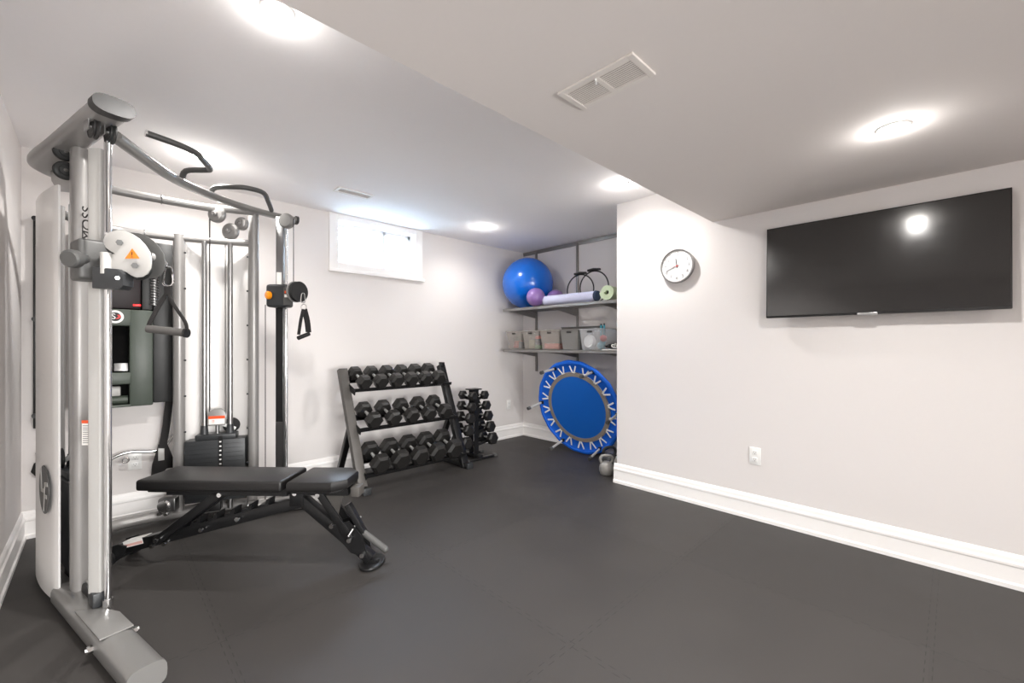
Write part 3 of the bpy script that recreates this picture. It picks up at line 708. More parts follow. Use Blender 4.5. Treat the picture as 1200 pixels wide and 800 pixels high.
# ------------------------------------------------------------------ wall unit behind the machine
wu = thing('wall_vacuum', 'grey green wall mounted machine with recessed openings behind the cable machine', 'wall unit', (.1, 3.9, .79))
gx0, gx1, gy0, gy1, gz0, gz1 = -.14, .262, 3.80, 3.995, .79, 1.435
mb = MB()
mb.bx(gx0, gx1, gy0+.14, gy1, gz0, gz1, .006)           # back
def gp(u, v): q = aty(u, v, gy0); return q.x, q.z
rx, rz = gp(151.5, 382)[0], gp(151.5, 382)[1]
z2 = gp(151, 436)[1]; z3 = gp(151, 450)[1]
mb.bx(rx, gx1, gy0, gy0+.15, gz0, gz1, .01); mb.bx(gx0, gx0+.05, gy0, gy0+.15, gz0, gz1, .01)
mb.bx(gx0+.04, rx+.01, gy0, gy0+.15, rz, gz1, .008); mb.bx(gx0+.04, rx+.01, gy0, gy0+.15, z3, z2, .008); mb.bx(gx0+.04, rx+.01, gy0, gy0+.15, gz0, gz0+.015, .004)
mb.build('body', M_green, wu)
MB().bx(gx0+.05, rx, gy0+.125, gy0+.138, gz0+.03, rz).build('recess_lining', mat('matte_black', (22, 22, 22), .9, spec=.05), wu, smooth=False)
MB().prism([(0, 0), (.11, 0), (.11, .02), (.02, .05)], V((rx-.04, gy0+.01, z2+.01)), V((0, 1, 0)), Up, .07, .003).build('ledge', M_steel, wu)
rr = MB()
rr.cyl((gx0+.08, gy0+.06, gz0+.045), (rx-.005, gy0+.05, gz0+.045), .028)
rr.build('hose_end', M_green, wu)
MB().bx(rx-.12, rx-.04, gy0+.05, gy0+.10, gz0+.07, gz0+.135, .008).build('filter_block', M_lgrey, wu)
MB().bx(gx0, .20, 3.82, 3.995, 1.44, 1.80, .01).build('control_head', M_glassd, wu)
MB().box(aty(160.5, 357.5, 3.815), (.038, .004, .011), None, .001).build('indicator_light', M_led, wu)
MB().box(aty(148, 338, 3.815), (.04, .004, .004)).build('marking', M_white, wu, smooth=False)
def badge(u, v, y, r, s_, body):
    c = aty(u, v, y)
    b_ = MB().lathe([(0, 0), (r, 0), (r, .004), (0, .004)], c, (0, -1, 0), 30).build('badge', M_white, wu)
    MB().lathe([(0, .004), (r*.68, .004), (r*.68, .0055), (0, .0055)], c, (0, -1, 0), 30).build('badge_field', M_print, b_)
    text('badge_lettering', body[0], r*1.2, c+V((-.2*r, -.0065, 0)), (1, 0, 0), Up, M_white, b_, .0004)
    MB().prism([(-.25*r, -.35*r), (.1*r, -.35*r), (.45*r, 0), (.3*r, .35*r), (-.05*r, .3*r), (.1*r, 0)], c+V((.25*r, -.007, 0)), V((1, 0, 0)), Up, .001).build('badge_mark', M_red, b_, smooth=False)
badge(135, 371, gy0, .042, 0, 'S'); badge(148.5, 327, 3.82, .034, 0, 'S')
MB().bx(.264, .372, 3.84, 3.995, .80, 1.91, .008).build('side_tank', M_dark, wu)
MB().bx(gx0, .262, 3.90, 3.995, 1.80, 1.93, .008).build('rear_cover', M_dark, wu)
MB().bx(.205, .262, 3.84, 3.995, 1.44, 1.8, .006).build('rear_cover', M_dark, wu)
mb = MB(); pts = []
c0 = aty(181, 314, 3.80); c1 = aty(181, 358, 3.80)
for i in range(12*14+1):
    a = 2*PI*i/12; q = c0.lerp(c1, i/(12*14)); pts.append(q+V((.02*math.cos(a), .012*math.sin(a), 0)))
mb.tube(pts, .0042, seg=6, up=(0, 1, 0)); mb.build('coiled_cord', M_steel, wu)
MB().cyl(c0+V((0, .012, .01)), c0+V((0, .05, .01)), .012).build('cord_stud', M_charcoal, wu)

# band rail on the window wall near the corner
br = thing('band_rail', 'thin black vertical anchor rail on the wall at the far left corner', 'wall rail', (-.29, 3.985, .68))
MB().bx(-.299, -.283, 3.972, 3.998, .68, 2.0, .003).build('rail', M_black, br)
for z in (1.985, 1.36, .76):
    MB().cyl((-.291, 3.95, z), (-.291, 3.975, z), .014).build('anchor_knob', M_black, br)
ht_ = thing('hanging_strap', 'small black strap end hanging low on the wall beside the cable machine', 'strap', (-.262, 3.98, .36))
MB().tube([aty(43.5, 530, 3.985), aty(42.5, 542, 3.985)], .003, seg=6).cyl(aty(42.5, 531, 3.975), (aty(42.5, 531, 3.975)+V((0, .025, 0))), .004).build('loop', M_cable, ht_)
MB().prism([(-.012, .03), (.012, .04), (.02, -.04), (.0, -.06), (-.025, -.02)], aty(43, 548, 3.985), V((1, 0, 0)), Up, .01, .002).build('strap_end', M_web, ht_)

# attachments hanging on the window wall
cb = thing('curl_bar', 'chrome bent cable bar hung on the wall behind the cable machine', 'gym bar', aty(165, 535, 3.93))
pp = [aty(125, 541, 3.93), aty(133, 536, 3.93), aty(145, 531, 3.93), aty(158, 529, 3.93), aty(172, 529, 3.93), aty(186, 527.5, 3.93), aty(194, 522, 3.93), aty(202, 511, 3.93), aty(207, 507, 3.93)]
MB().tube(smooth_path(pp, 4), .0125, seg=12).build('bar', M_chrome, cb)
MB().torus(aty(147, 539, 3.93), .017, .006, (0, 1, 0), 24, 8).build('eyelet', M_chrome, cb)
MB().cyl(aty(207, 507, 3.93), aty(207, 507, 3.995), .012).cyl(aty(133, 536, 3.93), aty(133, 536, 3.995), .008).build('wall_hook', M_steel, cb)
sp_ = thing('ankle_strap', 'black webbing strap hung on the wall left of the visible weight stack', 'strap', aty(192, 556, 3.9))
MB().cyl(aty(203, 451, 3.86), aty(203, 451, 3.995), .012).build('peg', M_white, sp_)
MB().tube(smooth_path([aty(203, 449, 3.87), aty(200, 458, 3.87), aty(197, 480, 3.87), aty(194, 505, 3.87), aty(190, 525, 3.87)], 5), .022, .005, 10, up=(0, 1, 0), n=5).build('webbing', M_web, sp_)
MB().tube(smooth_path([aty(204, 455, 3.885), aty(202, 480, 3.885), aty(198, 510, 3.885)], 5), .008, .003, 10, up=(0, 1, 0), n=5).build('inner_webbing', M_label, sp_)
MB().prism([(-.02, .12), (.025, .13), (.065, .0), (.06, -.06), (.02, -.05), (0, -.09), (-.06, -.09), (-.055, -.02)], aty(190, 540, 3.89), V((1, 0, 0)), Up, .02, .006).build('padded_cuff', M_web, sp_)
MB().box(aty(189, 531, 3.872), (.034, .004, .10), None, .002).build('fastener', M_lgrey, sp_)

# ------------------------------------------------------------------ weight bench
be = thing('weight_bench', 'black padded adjustable weight bench laid flat beside the cable machine', 'bench', (.228, 3.07, 0), math.atan2(-.714, .70))
def L(mb, name, m, parent=None, **k): return mb.build(name, m, parent or be, local=True, **k)
L(MB().box((.388, 0, .463), (.775, .275, .058), None, .014, 4), 'back_pad', M_vinyl)
L(MB().box((.39, 0, .428), (.69, .22, .014), None, .003), 'pad_board', M_black)
L(MB().prism([(.805, -.14), (1.04, -.14), (1.10, -.075), (1.10, .075), (1.04, .14), (.805, .14)], (0, 0, .463), (1, 0, 0), (0, 1, 0), .058, .014), 'seat_pad', M_vinyl)
L(MB().prism([(.82, -.115), (1.02, -.115), (1.07, -.07), (1.07, .07), (1.02, .115), (.82, .115)], (0, 0, .428), (1, 0, 0), (0, 1, 0), .014, .003), 'seat_board', M_black)
L(MB().bar((.1, -.04, .408), (.76, -.04, .408), .03, .04).bar((.1, .04, .408), (.76, .04, .408), .03, .04), 'pad_rail', M_black_st)
L(MB().bar((.80, 0, .40), (1.08, 0, .40), .05, .035), 'seat_rail', M_black_st)
L(MB().bar((.82, 0, .345), (-.19, 0, .075), .055, .06, bev=.004), 'main_beam', M_black_st)
L(MB().bar((.40, -.045, .405), (.03, -.045, .13), .02, .045, bev=.003).bar((.40, .045, .405), (.03, .045, .13), .02, .045, bev=.003), 'support_strut', M_black_st)
for k in range(6):
    s_ = .12+k*.095; z = .345+(s_-.82)*.267+.035
    L(MB().prism([(0, 0), (.05, .013), (.055, .05), (.04, .045), (.03, .02), (.0, .015)], (s_, 0, z-.006), (1, 0, 0), (0, 0, 1), .062), 'ladder_tooth', M_black_st, smooth=False)
L(MB().box((.80, 0, .375), (.075, .07, .10), None, .006), 'pivot_block', M_black_st)
L(MB().bar((.80, 0, .37), (1.20, 0, .035), .055, .055, bev=.004), 'front_leg', M_black_st)
L(MB().bar((.93, -.04, .40), (1.10, -.04, .155), .012, .04, bev=.002).bar((.93, .04, .40), (1.10, .04, .155), .012, .04, bev=.002), 'seat_strut', M_black_st)
L(MB().prism([(.98, .22), (1.09, .25), (1.17, .16), (1.19, .05), (1.10, .08)], (0, -.034, 0), (1, 0, 0), (0, 0, 1), .006).prism([(.98, .22), (1.09, .25), (1.17, .16), (1.19, .05), (1.10, .08)], (0, .034, 0), (1, 0, 0), (0, 0, 1), .006), 'gusset_plate', M_black_st, smooth=False)
L(MB().prism([(.88, .39), (1.0, .24), (1.03, .36)], (0, .03, 0), (1, 0, 0), (0, 0, 1), .006), 'inner_gusset', M_rackgrey, smooth=False)
L(MB().bar((1.07, 0, .33), (1.17, 0, .15), .045, .03, bev=.004), 'adjuster_bar', M_black_st)
L(MB().cyl((1.10, -.07, .18), (1.13, .03, .25), .006), 'adjuster_pin', M_steel)
L(MB().cyl((1.16, -.005, .175), (1.285, -.03, .10), .018).sphere((1.285, -.03, .10), .018, seg=14), 'foot_grip', M_grey)
L(MB().box((1.115, .02, .40), (.05, .08, .055), None, .006), 'seat_end_bracket', M_rackgrey)
ft = [(math.cos(a)*.065, math.sin(a)*.095) for a in [2*PI*k/28 for k in range(28)]]
L(MB().prism(ft, (1.20, .01, .009), (1, 0, 0), (0, 1, 0), .014, .004), 'floor_plate', M_black_st)
L(MB().bar((1.16, 0, .02), (1.24, 0, .02), .03, .02), 'floor_plate_rib', M_black_st)
L(MB().bar((-.20, -.065, .055), (-.20, .065, .055), .055, .055, bev=.006), 'rear_stabilizer', M_black_st)
for s_ in (-1, 1):
    L(MB().prism([(-.06, -.03), (.0, -.05), (.06, .0), (.075, .05), (.03, .06), (-.04, .04)], (-.19, s_*.06, .062), (1, 0, 0), (0, 0, 1), .012, .004), 'wheel_bracket', M_black_st)
    wh = L(MB().cyl((-.215, s_*.068, .046), (-.215, s_*.10, .046), .045, seg=28), 'wheel', M_blackr)
    L(MB().cyl((-.215, s_*.10, .046), (-.215, s_*.103, .046), .018), 'wheel_hub', M_grey, wh)
L(MB().box((-.11, -.0285, .115), (.11, .0015, .034), Matrix.Rotation(-.261, 3, 'Y')), 'sticker', M_label, smooth=False)
L(MB().box((-.11, -.0295, .108), (.11, .0012, .014), Matrix.Rotation(-.261, 3, 'Y')), 'sticker_band', M_pink, smooth=False)
L(MB().bar((-.05, 0, .147), (-.17, 0, .115), .05, .002), 'sticker', M_label, smooth=False)
for (s_, t_, z_) in ((.40, -.06, .395), (.05, -.06, .145), (.07, -.03, .115), (.0, -.03, .10), (.28, -.035, .195), (.48, -.035, .255), (.80, -.04, .40), (.93, -.05, .395), (1.10, -.05, .155), (1.0, -.04, .225), (1.165, -.04, .07)):
    L(MB().cyl((s_, t_-.012, z_), (s_, t_, z_), .012, seg=12), 'bolt', M_chrome)

# ------------------------------------------------------------------ dumbbells
M_barl = mat('knurled_chrome', (215, 215, 213), .38, .6)
def hexhead(mb, c, r, th, sgn):
    # hexagonal head, flat on top, chamfered both ends; axis along y
    def ring(y, rr): return [mb.bm.verts.new(V(c)+V((rr*math.sin(PI/6+k*PI/3), y, rr*math.cos(PI/6+k*PI/3)))) for k in range(6)]
    rs = [ring(-th/2, r*.72), ring(-th/2+th*.2, r), ring(th/2-th*.2, r), ring(th/2, r*.72)]
    for A, B in zip(rs, rs[1:]):
        for j in range(6): mb.bm.faces.new([A[j], A[(j+1) % 6], B[(j+1) % 6], B[j]])
    mb.bm.faces.new(rs[0][::-1]); mb.bm.faces.new(rs[-1])
    return mb
def dumbbell(r, half, th, hr, label, handle=M_chrome, hm=M_hex):
    t = thing('dumbbell', label, 'dumbbell', (0, 0, 0), 0, 'hexagonal dumbbells')
    for s_ in (-1, 1): hexhead(MB(), (0, s_*half, 0), r, th, s_).build('head', hm, t, local=True, sharp=20)
    MB().lathe([(hr*.8, -half), (hr*.8, -half*.5), (hr, 0), (hr*.8, half*.5), (hr*.8, half)], (0, 0, 0), (0, 1, 0), 16).build('handle', M_barl, t, local=True)
    return t
def place(o, c, tilt, rz=0): 
    o.location = c; o.rotation_euler = (tilt, 0, rz)
ORD = ['leftmost', 'second from the left', 'third from the left', 'fourth from the left', 'fifth from the left', 'rightmost']
tiers = [('top', 6, 1.637, 2.396, 3.62, .912, .066, .1), ('middle', 5, 1.668, 2.393, 3.51, .597, .074, .105), ('bottom', 5, 1.672, 2.415, 3.40, .252, .089, .108)]
TILT = math.atan2(.072, .21)
for tn, n, xa, xb, yc, zc, r, half in tiers:
    for i in range(n):
        lab = '%s black hexagonal dumbbell on the %s tier of the wide dumbbell rack' % ((ORD[i] if i < n-1 else 'rightmost'), tn)
        d = dumbbell(r+(.0015*i if tn != 'middle' else 0), half, .095+.004*i, .015, lab)
        place(d, (xa+(xb-xa)*i/(n-1), yc, zc), TILT)
# rack
rk = thing('dumbbell_rack', 'wide three tier dumbbell rack standing against the window wall', 'dumbbell rack', (2.05, 3.6, 0))
for x in (1.535, 2.575):
    MB().bar((x, 3.33, .0), (x, 3.745, .985), .055, .075, up=(1, 0, 0), bev=.004).build('upright', M_rackgrey if x < 2 else M_black_st, rk, label='upright with its lit sheen painted in as grey' if x < 2 else None)  # left post in lighter grey: light on its face put into the colour
    MB().bar((x, 3.26, .025), (x, 3.88, .025), .06, .05, bev=.004).build('foot', M_black_st, rk)
    MB().bar((x, 3.82, .04), (x, 3.57, .50), .04, .05, up=(1, 0, 0), bev=.003).build('rear_strut', M_black_st, rk)
    MB().bx(x-.033, x+.033, 3.245, 3.275, .0, .055, .004).build('foot_cap', M_charcoal, rk)
MB().bx(2.555, 2.60, 3.705, 3.755, .975, 1.02, .006).build('post_cap', M_black_st, rk)
ty = V((0, math.cos(TILT), math.sin(TILT))); tn_ = V((0, -math.sin(TILT), math.cos(TILT)))
for tn, n, xa, xb, yc, zc, r, half in tiers:
    rr_ = r*.88+.012
    for s_ in (-1, 1):
        c = V((2.055, yc, zc))+ty*s_*half*.93-tn_*rr_
        mb = MB(); mb.box(c-tn_*.004, (1.0, .055, .004), Matrix.Rotation(TILT, 3, 'X')); mb.box(c+ty*s_*.028+tn_*.006, (1.0, .004, .03), Matrix.Rotation(TILT, 3, 'X'))
        mb.build('rail', M_black_st, rk, smooth=False)
    for x in (1.565, 2.545):
        c = V((x, yc, zc))-tn_*(rr_+.02)+ty*.02
        MB().box(c, (.008, .26, .05), Matrix.Rotation(TILT, 3, 'X'), .002).build('bracket', M_black_st, rk)

# dumbbell tree
dt = thing('dumbbell_tree', 'small black five tier dumbbell tree beside the wide rack', 'dumbbell rack', (2.87, 3.55, 0))
tl = [(.668, 2.787, 2.948, .050), (.556, 2.772, 2.972, .054), (.442, 2.752, 2.998, .059), (.320, 2.730, 3.028, .064), (.190, 2.705, 3.058, .069)]
for y in (3.515, 3.60):
    MB().bar((2.868, y, .04), (2.868, y, .725), .055, .012, up=(0, 1, 0)).build('upright', M_black_st, dt, smooth=False)
MB().bx(2.80, 2.935, 3.50, 3.615, .722, .735, .003).build('top_plate', M_black_st, dt)
for y in (3.44, 3.675):
    MB().bx(2.69, 3.06, y-.022, y+.022, .0, .026, .006).build('foot', M_black_st, dt)
    for x in (2.68, 3.065): MB().bx(x-.025, x+.025, y-.027, y+.027, 0, .032, .008).build('foot_cap', M_grey, dt)  # grey ends on a black foot: light on the tips put into colour
MB().bx(2.84, 2.9, 3.44, 3.675, .012, .045, .004).build('base_bar', M_black_st, dt)
mb = MB()
for z, xl, xr, r in tl:
    for x, s_ in ((xl, -1), (xr, 1)):
        for y in (3.515, 3.60):
            mb.bar((2.868, y, z-.05), (x, y, z-.025), .03, .006, up=(0, 1, 0)); mb.box((x+s_*.018, y, z-.008), (.006, .03, .035))
mb.build('cradle', M_black_st, dt, smooth=False)
TN = ['top', 'second', 'middle', 'fourth', 'bottom']
for k, (z, xl, xr, r) in enumerate(tl):
    for x, sd in ((xl, 'left'), (xr, 'right')):
        d = dumbbell(r, .085, .06+.003*k, .012, 'small black hexagonal dumbbell on the %s side of the dumbbell tree, %s level' % (sd, TN[k]), M_chrome)
        place(d, (x, 3.557, z), 0)

# ------------------------------------------------------------------ shelving in the niche
sh = thing('niche_shelving', 'grey metal standards and two wire shelves in the niche', 'shelving', (3.8, 3.0, 0))
SX = 3.545; SY0, SY1 = 2.07, 3.82; Z1s, Z2s = 1.637, 1.148
MB().bx(X2-.012, X2, SY0, 3.985, 2.375, 2.415, .002).build('top_rail', M_shelf, sh)
MB().bx(X2-.018, X2-.012, SY0, 3.985, 2.405, 2.418).build('top_rail', M_shelf, sh, smooth=False)
for y in (3.749, 3.091, 2.43):
    MB().bx(X2-.022, X2-.002, y-.0125, y+.0125, .86, 2.40, .002).build('standard', M_shelf, sh)
def shelf(z, nm):
    mb = MB()
    for x in (SX, SX+.17, SX+.34, X2-.02):
        mb.cyl((x, SY0, z-.007), (x, SY1, z-.007), .0042, seg=8)
    mb.cyl((SX, SY0, z-.03), (SX, SY1, z-.03), .0042, seg=8)
    k = int((SY1-SY0)/.0245)
    for i in range(k+1):
        y = SY0+(SY1-SY0)*i/k
        mb.box(((SX+X2)/2-.008, y, z-.0015), (X2-SX-.016, .0045, .003)); mb.box((SX-.001, y, z-.017), (.003, .003, .03))
    mb.build('wire_shelf', M_shelf, sh, smooth=False)
    MB().bx(SX-.006, SX-.0025, SY0, SY1, z-.030, z-.004).build('front_lip', M_shelf, sh, smooth=False)
    for y in (3.749, 3.091, 2.43):
        b_ = MB().prism([(0, -.012), (.50, -.012), (.50, -.028), (.49, -.036), (.30, -.052), (.02, -.095), (0, -.095)], V((X2-.022, y, z)), V((-1, 0, 0)), Up, .012, .001).build('bracket', M_shelf, sh, smooth=False)
shelf(Z1s, 'upper'); shelf(Z2s, 'lower')

# balls
o = MB().sphere((3.752, 3.61, Z1s+.312), .312, seg=64)
o.build('exercise_ball', M_blue, label='large glossy blue exercise ball on the upper shelf', cat='exercise ball')
c = V((3.56, 3.298, Z1s+.105))
MB().sphere(c, .105, seg=40).build('small_ball', M_purple, label='small purple ball in front of the big blue ball on the upper shelf', cat='ball', group='purple balls')
MB().sphere((3.85, 3.25, Z1s+.105), .105, seg=40).build('small_ball', M_purple, label='purple ball half hidden behind the lavender mat roll', cat='ball', group='purple balls')
# rolled mats
def rolled(name, label, a, b, r, m, core, turns=3):
    t = thing(name, label, 'exercise mat', (a+b)/2-V((0, 0, r)))
    ax = (b-a).normalized(); x, y, z = frame(ax); n = 24*turns; th = r/(turns+.8)
    inner, outer = [], []
    prof = []
    for i in range(n+1):
        a_ = 2*PI*i/24; rr = r*.28+(r-th*.9*.5-r*.28)*i/n; prof.append((a_, rr))
    mb = MB(); rings = []
    for p0 in (a, b):
        I = [mb.bm.verts.new(p0+(x*math.cos(q)+y*math.sin(q))*(rr-th*.42)) for q, rr in prof]
        O = [mb.bm.verts.new(p0+(x*math.cos(q)+y*math.sin(q))*min(r, rr+th*.42)) for q, rr in prof]
        rings.append((I, O))
    (I0, O0), (I1, O1) = rings
    for i in range(n):
        for q in ((I0[i], I0[i+1], I1[i+1], I1[i]), (O0[i+1], O0[i], O1[i], O1[i+1]), (I0[i+1], I0[i], O0[i], O0[i+1]), (I1[i], I1[i+1], O1[i+1], O1[i])): mb.bm.faces.new(q)
    mb.bm.faces.new((I0[0], O0[0], O1[0], I1[0])); mb.bm.faces.new((I0[n], I1[n], O1[n], O0[n]))
    mb.build('rolled_foam', m, t)
    MB().cyl(a+ax*.04, b-ax*.04, r*.24).build('core', core, t)
    return t
ra, rb = V((3.615, 3.20, Z1s+.062)), V((3.625, 2.53, Z1s+.062))
t = rolled('exercise_mat', 'lavender white rolled exercise mat with a navy inner side on the upper shelf', ra, rb, .06, M_lav, M_navy)
MB().cyl(rb+V((0, -.001, 0)), rb+V((0, -.03, -.002)), .054, .05).build('inner_roll', M_navy, t)
rolled('exercise_mat', 'pale green rolled exercise mat at the right end of the upper shelf', V((3.60, atx(711, 404, 3.60).y, Z1s+.085)), V((4.02, atx(711, 404, 3.60).y+.06, Z1s+.085)), .08, M_mint, M_black)
# pilates rings
def ring(label, c, n, R):
    t = thing('pilates_ring', label, 'pilates ring', c-V((0, 0, R)), 0, 'black pilates rings')
    n = V(n).normalized(); MB().torus(c, R, .0075, n, 56, 8).build('hoop', M_black, t)
    s_ = n.cross(Up).normalized()
    MB().tube([c+Up*(R+.012)-s_*.07, c+Up*(R+.02), c+Up*(R+.012)+s_*.07], .024, .012, 14, up=Up, n=3).build('hand_pad', M_blackr, t)
    MB().tube([c-Up*(R-.014)-s_*.06, c-Up*(R-.014)+s_*.06], .02, .006, 14, up=Up, n=3).build('hand_pad', M_blackr, t)
ring('thin black pilates ring standing upright at the middle of the upper shelf', V((3.86, atx(680, 404, 3.86).y, Z1s+.178)), (-.995, -.1, 0), .17)
ring('thin black pilates ring with a thick pad, the one nearer the pale green mat', V((3.78, atx(696, 404, 3.78).y, Z1s+.178)), (-.995, -.1, 0), .17)

# bins on the lower shelf
def bin_(label, y0, y1, h, m, x0=3.565, dep=.38, taper=.022, z=Z2s, hole=True):
    t = thing('storage_bin', label, 'storage bin', (x0+dep/2, (y0+y1)/2, z), 0, 'plastic bins on the lower shelf')
    mb = MB(); a = .003
    def ringv(zz, g): return [mb.bm.verts.new(v) for v in ((x0+g, y0+g, zz), (x0+dep-g, y0+g, zz), (x0+dep-g, y1-g, zz), (x0+g, y1-g, zz))]
    R0 = ringv(z+.002, taper); R1 = ringv(z+h, 0); R2 = ringv(z+h, a*1.5); R3 = ringv(z+.006, taper+a)
    for A, B in ((R0, R1), (R1, R2), (R2, R3)):
        for j in range(4): mb.bm.faces.new([A[j], A[(j+1) % 4], B[(j+1) % 4], B[j]])
    mb.bm.faces.new(R0[::-1]); mb.bm.faces.new(R3)
    mb.build('tub', m, t, smooth=False)
    mb = MB(); zz = z+h
    for q in ((x0-.006, x0+.002, y0-.006, y1+.006), (x0+dep-.002, x0+dep+.006, y0-.006, y1+.006), (x0, x0+dep, y0-.006, y0+.002), (x0, x0+dep, y1-.002, y1+.006)):
        mb.bx(*q, zz-.008, zz+.002)
    mb.build('rim', m, t, smooth=False)
    if hole: MB().tube([V((x0+.001, (y0+y1)/2-.03, zz-.028)), V((x0+.001, (y0+y1)/2+.03, zz-.028))], .004, .009, 12, up=Up).build('grip_slot', M_print, t)
    return t
B = [('smoky clear bin of coloured oddments, leftmost on the lower shelf', 3.535, 3.79, M_bin), ('smoky clear bin holding a red and blue bottle, second from the left', 3.262, 3.515, M_bin),
     ('smoky clear bin with a coral red box in its bottom', 2.965, 3.24, M_bin), ('solid grey bin in the middle of the lower shelf', 2.71, 2.945, M_bing), ('clear bin holding a white round tub and a red ball', 2.43, 2.69, M_binc)]
for lb, y0, y1, m in B: bin_(lb, y0, y1, .215, m)
bin_('large lidded grey bin standing behind the front bins on the lower shelf', 2.70, 3.235, .26, M_bing, x0=3.945, dep=.09, taper=.004, hole=False)
bin_('narrow smoky clear bin behind the clear bin, rightmost on the lower shelf', 2.53, 2.685, .225, M_bin, x0=3.945, dep=.09, taper=.004, hole=False)
# contents
def con(name, mb, m, label, cat): mb.build(name, m, label=label, cat=cat)
def coil(c, R, r, n, turns=3): 
    pts = []
    for i in range(turns*20+1):
        a = 2*PI*i/20; pts.append(V(c)+V((math.cos(a)*(R-.004*i/20), math.sin(a)*(R-.003*i/20), n+i*.0009)))
    return MB().tube(pts, r, seg=8)
con('resistance_band', coil((3.68, 3.69, Z2s+.012), .06, .009, .01, 5), M_red, 'coiled red exercise tube in the leftmost bin', 'exercise band')
con('resistance_band', coil((3.665, 3.665, Z2s+.09), .07, .010, .01, 4), M_dark, 'coiled black exercise tube on top in the leftmost bin', 'exercise band')
con('small_box', MB().box((3.64, 3.60, Z2s+.05), (.06, .05, .085), .3, .004), M_navy, 'small navy box in the leftmost bin', 'box')
con('foam_block', MB().box((3.80, 3.64, Z2s+.055), (.1, .14, .09), .1, .008), M_teal, 'teal foam block at the back of the leftmost bin', 'foam block')
t = thing('water_bottle', 'blue bottle with a red lid and green base in the second bin', 'bottle', (3.64, 3.325, Z2s+.008))
MB().cyl((3.64, 3.325, Z2s+.008), (3.64, 3.325, Z2s+.05), .042).build('base', M_greenp, t)
MB().cyl((3.64, 3.325, Z2s+.05), (3.64, 3.325, Z2s+.12), .042).build('body', M_navy, t)
MB().lathe([(.042, 0), (.042, .02), (.03, .035), (0, .037)], (3.64, 3.325, Z2s+.12)).build('lid', M_red, t)
con('small_box', MB().box((3.66, 3.425, Z2s+.06), (.09, .07, .10), .15, .004), mat('olive_box', (150, 150, 110), .6), 'small olive box in the second bin', 'box')
con('coral_box', MB().box((3.70, 3.102, Z2s+.038), (.2, .2, .06), 0, .004), M_orange_f, 'flat coral red box in the third bin', 'box')
con('white_tub', MB().lathe([(0, 0), (.062, 0), (.066, .008), (.066, .04), (.062, .048), (0, .048)], (3.64, 2.592, Z2s+.085), (-1, .1, .1), 36), M_white, 'round white tub standing on edge in the clear bin', 'tub')
con('red_ball', MB().sphere((3.70, 2.487, Z2s+.12), .036), M_red, 'small red ball in the clear bin', 'ball')
con('blue_pouch', MB().sphere((3.67, 2.50, Z2s+.045), .045, (.8, .9, .8)), M_teal, 'light blue pouch at the bottom of the clear bin', 'pouch')
for q, y in enumerate((2.642, 2.604)):
    t = thing('teal_tube', ['teal tube standing at the right side of the clear bin, the left of two', 'teal tube standing at the right side of the clear bin, the right of two'][q], 'tube', (3.80, y-.06, Z2s), 0, 'teal tubes')
    MB().cyl((3.80, y-.06, Z2s), (3.80, y-.06, Z2s+.26), .011).build('tube', M_teal, t)
    MB().cyl((3.80, y-.06, Z2s+.26), (3.80, y-.06, Z2s+.275), .008).build('cap', M_print, t)
con('paper_sheet', MB().box((3.64, 2.29, Z2s+.004), (.16, .24, .008), .08, .001), M_label, 'white papers at the right end of the lower shelf', 'paper')
def mess(c, R, k, r, seed):
    rd = random.Random(seed); pts = [V(c)+V((rd.uniform(-R, R), rd.uniform(-R, R), rd.uniform(.01, .05))) for _ in range(k)]
    return MB().tube(smooth_path(pts, 5, True), r, seg=8, closed=True)
con('jump_rope', mess((3.63, 2.34, Z2s+.012), .05, 13, .006, 3), M_black, 'tangled black cord lying on the white papers', 'cord')
con('tangled_cable', mess((3.61, 2.27, Z2s+.014), .045, 9, .005, 5), M_white, 'tangled white cord lying on the white papers', 'cord')
con('glove', MB().sphere((3.82, 2.36, Z2s+.045), .06, (1.0, 1.1, .75), 20), M_web, 'dark padded glove at the right end of the lower shelf', 'glove')

# ------------------------------------------------------------------ trampoline
tr = thing('trampoline', 'round blue mini trampoline stood on edge in the niche with its legs towards the room', 'trampoline', (3.8, 2.83, 0))
C = V((3.7215, 2.8329, .520)); n = V((-.9738, -.0425, -.2233)).normalized(); a_ = n.cross(Up).normalized(); b_ = a_.cross(n)
b_ = V((b_.x, b_.y, b_.z));  b_ = b_ if b_.z > 0 else -b_
def tp(r, deg, off=0): q = math.radians(deg); return C+a_*r*math.cos(q)+b_*r*math.sin(q)+n*off
# padded skirt: annular with rolled outer edge
mb = MB(); K_ = 96; prof = [(.40, -.018), (.46, -.026), (.51, -.022), (.532, 0), (.522, .018), (.50, .020), (.496, .006), (.47, -.006), (.40, -.008)]
rings = []
for i in range(K_): 
    wv = .003*math.sin(i*PI*18/48)
    rings.append([mb.bm.verts.new(tp(r+(wv if r > .48 else 0), 360*i/K_, o)) for r, o in prof])
for i in range(K_):
    A, B2 = rings[i], rings[(i+1) % K_]
    for j in range(len(prof)): mb.bm.faces.new([A[j], A[(j+1) % len(prof)], B2[(j+1) % len(prof)], B2[j]])
mb.build('padded_skirt', M_tblue, tr)
mb = MB(); rings = []
for i in range(K_):
    rings.append([mb.bm.verts.new(tp(r, 360*i/K_, .001)) for r in (.385, .352)])
mb = MB().tube([tp(.37, 360*i/K_, -.0) for i in range(K_)], .004, .021, 10, up=n, closed=True, n=4)
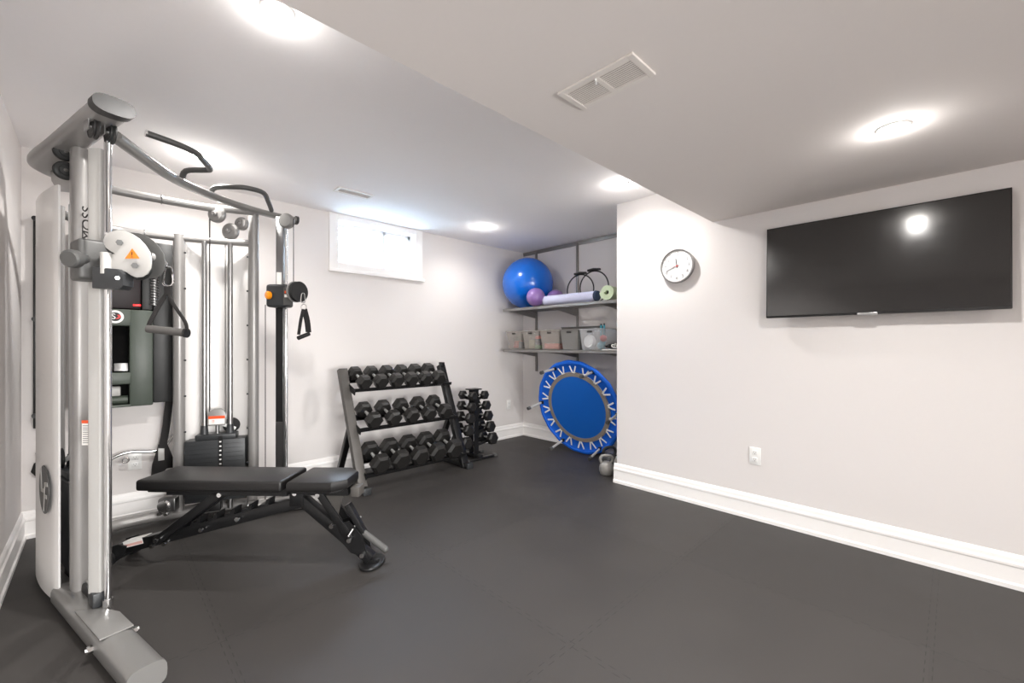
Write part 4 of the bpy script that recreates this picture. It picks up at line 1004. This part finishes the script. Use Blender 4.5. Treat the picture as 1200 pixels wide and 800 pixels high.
# band lies in the disc's plane
mb.bm.free(); mb = MB(); rings = []
for i in range(K_):
    rings.append([mb.bm.verts.new(tp(r, 360*i/K_, o)) for r, o in ((.350, .004), (.392, .004), (.392, -.003), (.350, -.003))])
for i in range(K_):
    A, B2 = rings[i], rings[(i+1) % K_]
    for j in range(4): mb.bm.faces.new([A[j], A[(j+1) % 4], B2[(j+1) % 4], B2[j]])
mb.build('mat_edging', M_taupe, tr, smooth=False)
MB().lathe([(0, -.002), (.352, -.002), (.352, .002), (0, .002)], C, n, 96).build('jump_mat', M_tmat, tr)
MB().tube([tp(.49, 360*i/64, -.012) for i in range(64)], .012, seg=12, up=n, closed=True).build('frame_ring', M_grey, tr)
for k in range(18):
    mb = MB(); a0 = 12+20*k
    for s_ in (-1, 1): mb.tube([tp(.392, a0+s_*1.0, .008), tp(.43, a0+s_*3.0, .010), tp(.472, a0+s_*4.6, .012)], .009, .004, 8, up=n)
    mb.build('elastic_tie', M_white, tr)
for k in range(6):
    a0 = 2+60*k; p0 = tp(.485, a0, .0); p1 = tp(.485+.02, a0, .235)
    lg = MB().cyl(p0, p1, .0125).build('leg', M_lgrey, tr)
    MB().cyl(p1-(p1-p0).normalized()*.03, p1+(p1-p0).normalized()*.006, .019).build('rubber_foot', M_grey, lg)
    MB().box(tp(.487, a0, .012), (.035, .035, .035), None, .005).build('leg_bracket', M_black, lg)

# ------------------------------------------------------------------ kettlebells and plates by the niche corner
def kettlebell(label, c, r, m, rz, Hh):
    t = thing('kettlebell', label, 'kettlebell', c, rz, 'kettlebells')
    prof = [(0, 0), (r*.62, 0), (r*.8, .006), (r*.98, r*.5), (r, r*.9), (r*.92, r*1.3), (r*.7, r*1.62), (r*.4, r*1.8), (0, r*1.85)]
    MB().lathe(prof, (0, 0, 0)).build('bell', m, t, local=True)
    pts = [(-r*.55, 0, r*1.45), (-r*.82, 0, r*2.0), (-r*.72, 0, r*2.0+Hh*.7), (-r*.35, 0, r*2.0+Hh), (r*.35, 0, r*2.0+Hh), (r*.72, 0, r*2.0+Hh*.7), (r*.82, 0, r*2.0), (r*.55, 0, r*1.45)]
    MB().tube(smooth_path(pts, 5), .0135, seg=12, up=(0, 1, 0)).build('handle', m, t, local=True)
kettlebell('grey cast kettlebell on the floor at the niche corner', (3.375, 2.235, 0), .068, M_cast, -.85, .04)
kettlebell('dark kettlebell standing behind the grey one at the niche corner', (3.56, 2.325, 0), .078, M_charcoal, -.5, .05)
MB().lathe([(0.028, -.016), (.07, -.016), (.078, -.008), (.095, -.008), (.1, -.016), (.11, -.014), (.11, .014), (.1, .016), (.095, .008), (.078, .008), (.07, .016), (.028, .016)], (3.47, 2.10, .112), (.5, 1, .12), 40).build(
    'weight_plate', M_cast, label='small grey weight plate on edge against the niche corner behind the kettlebells', cat='weight plate')
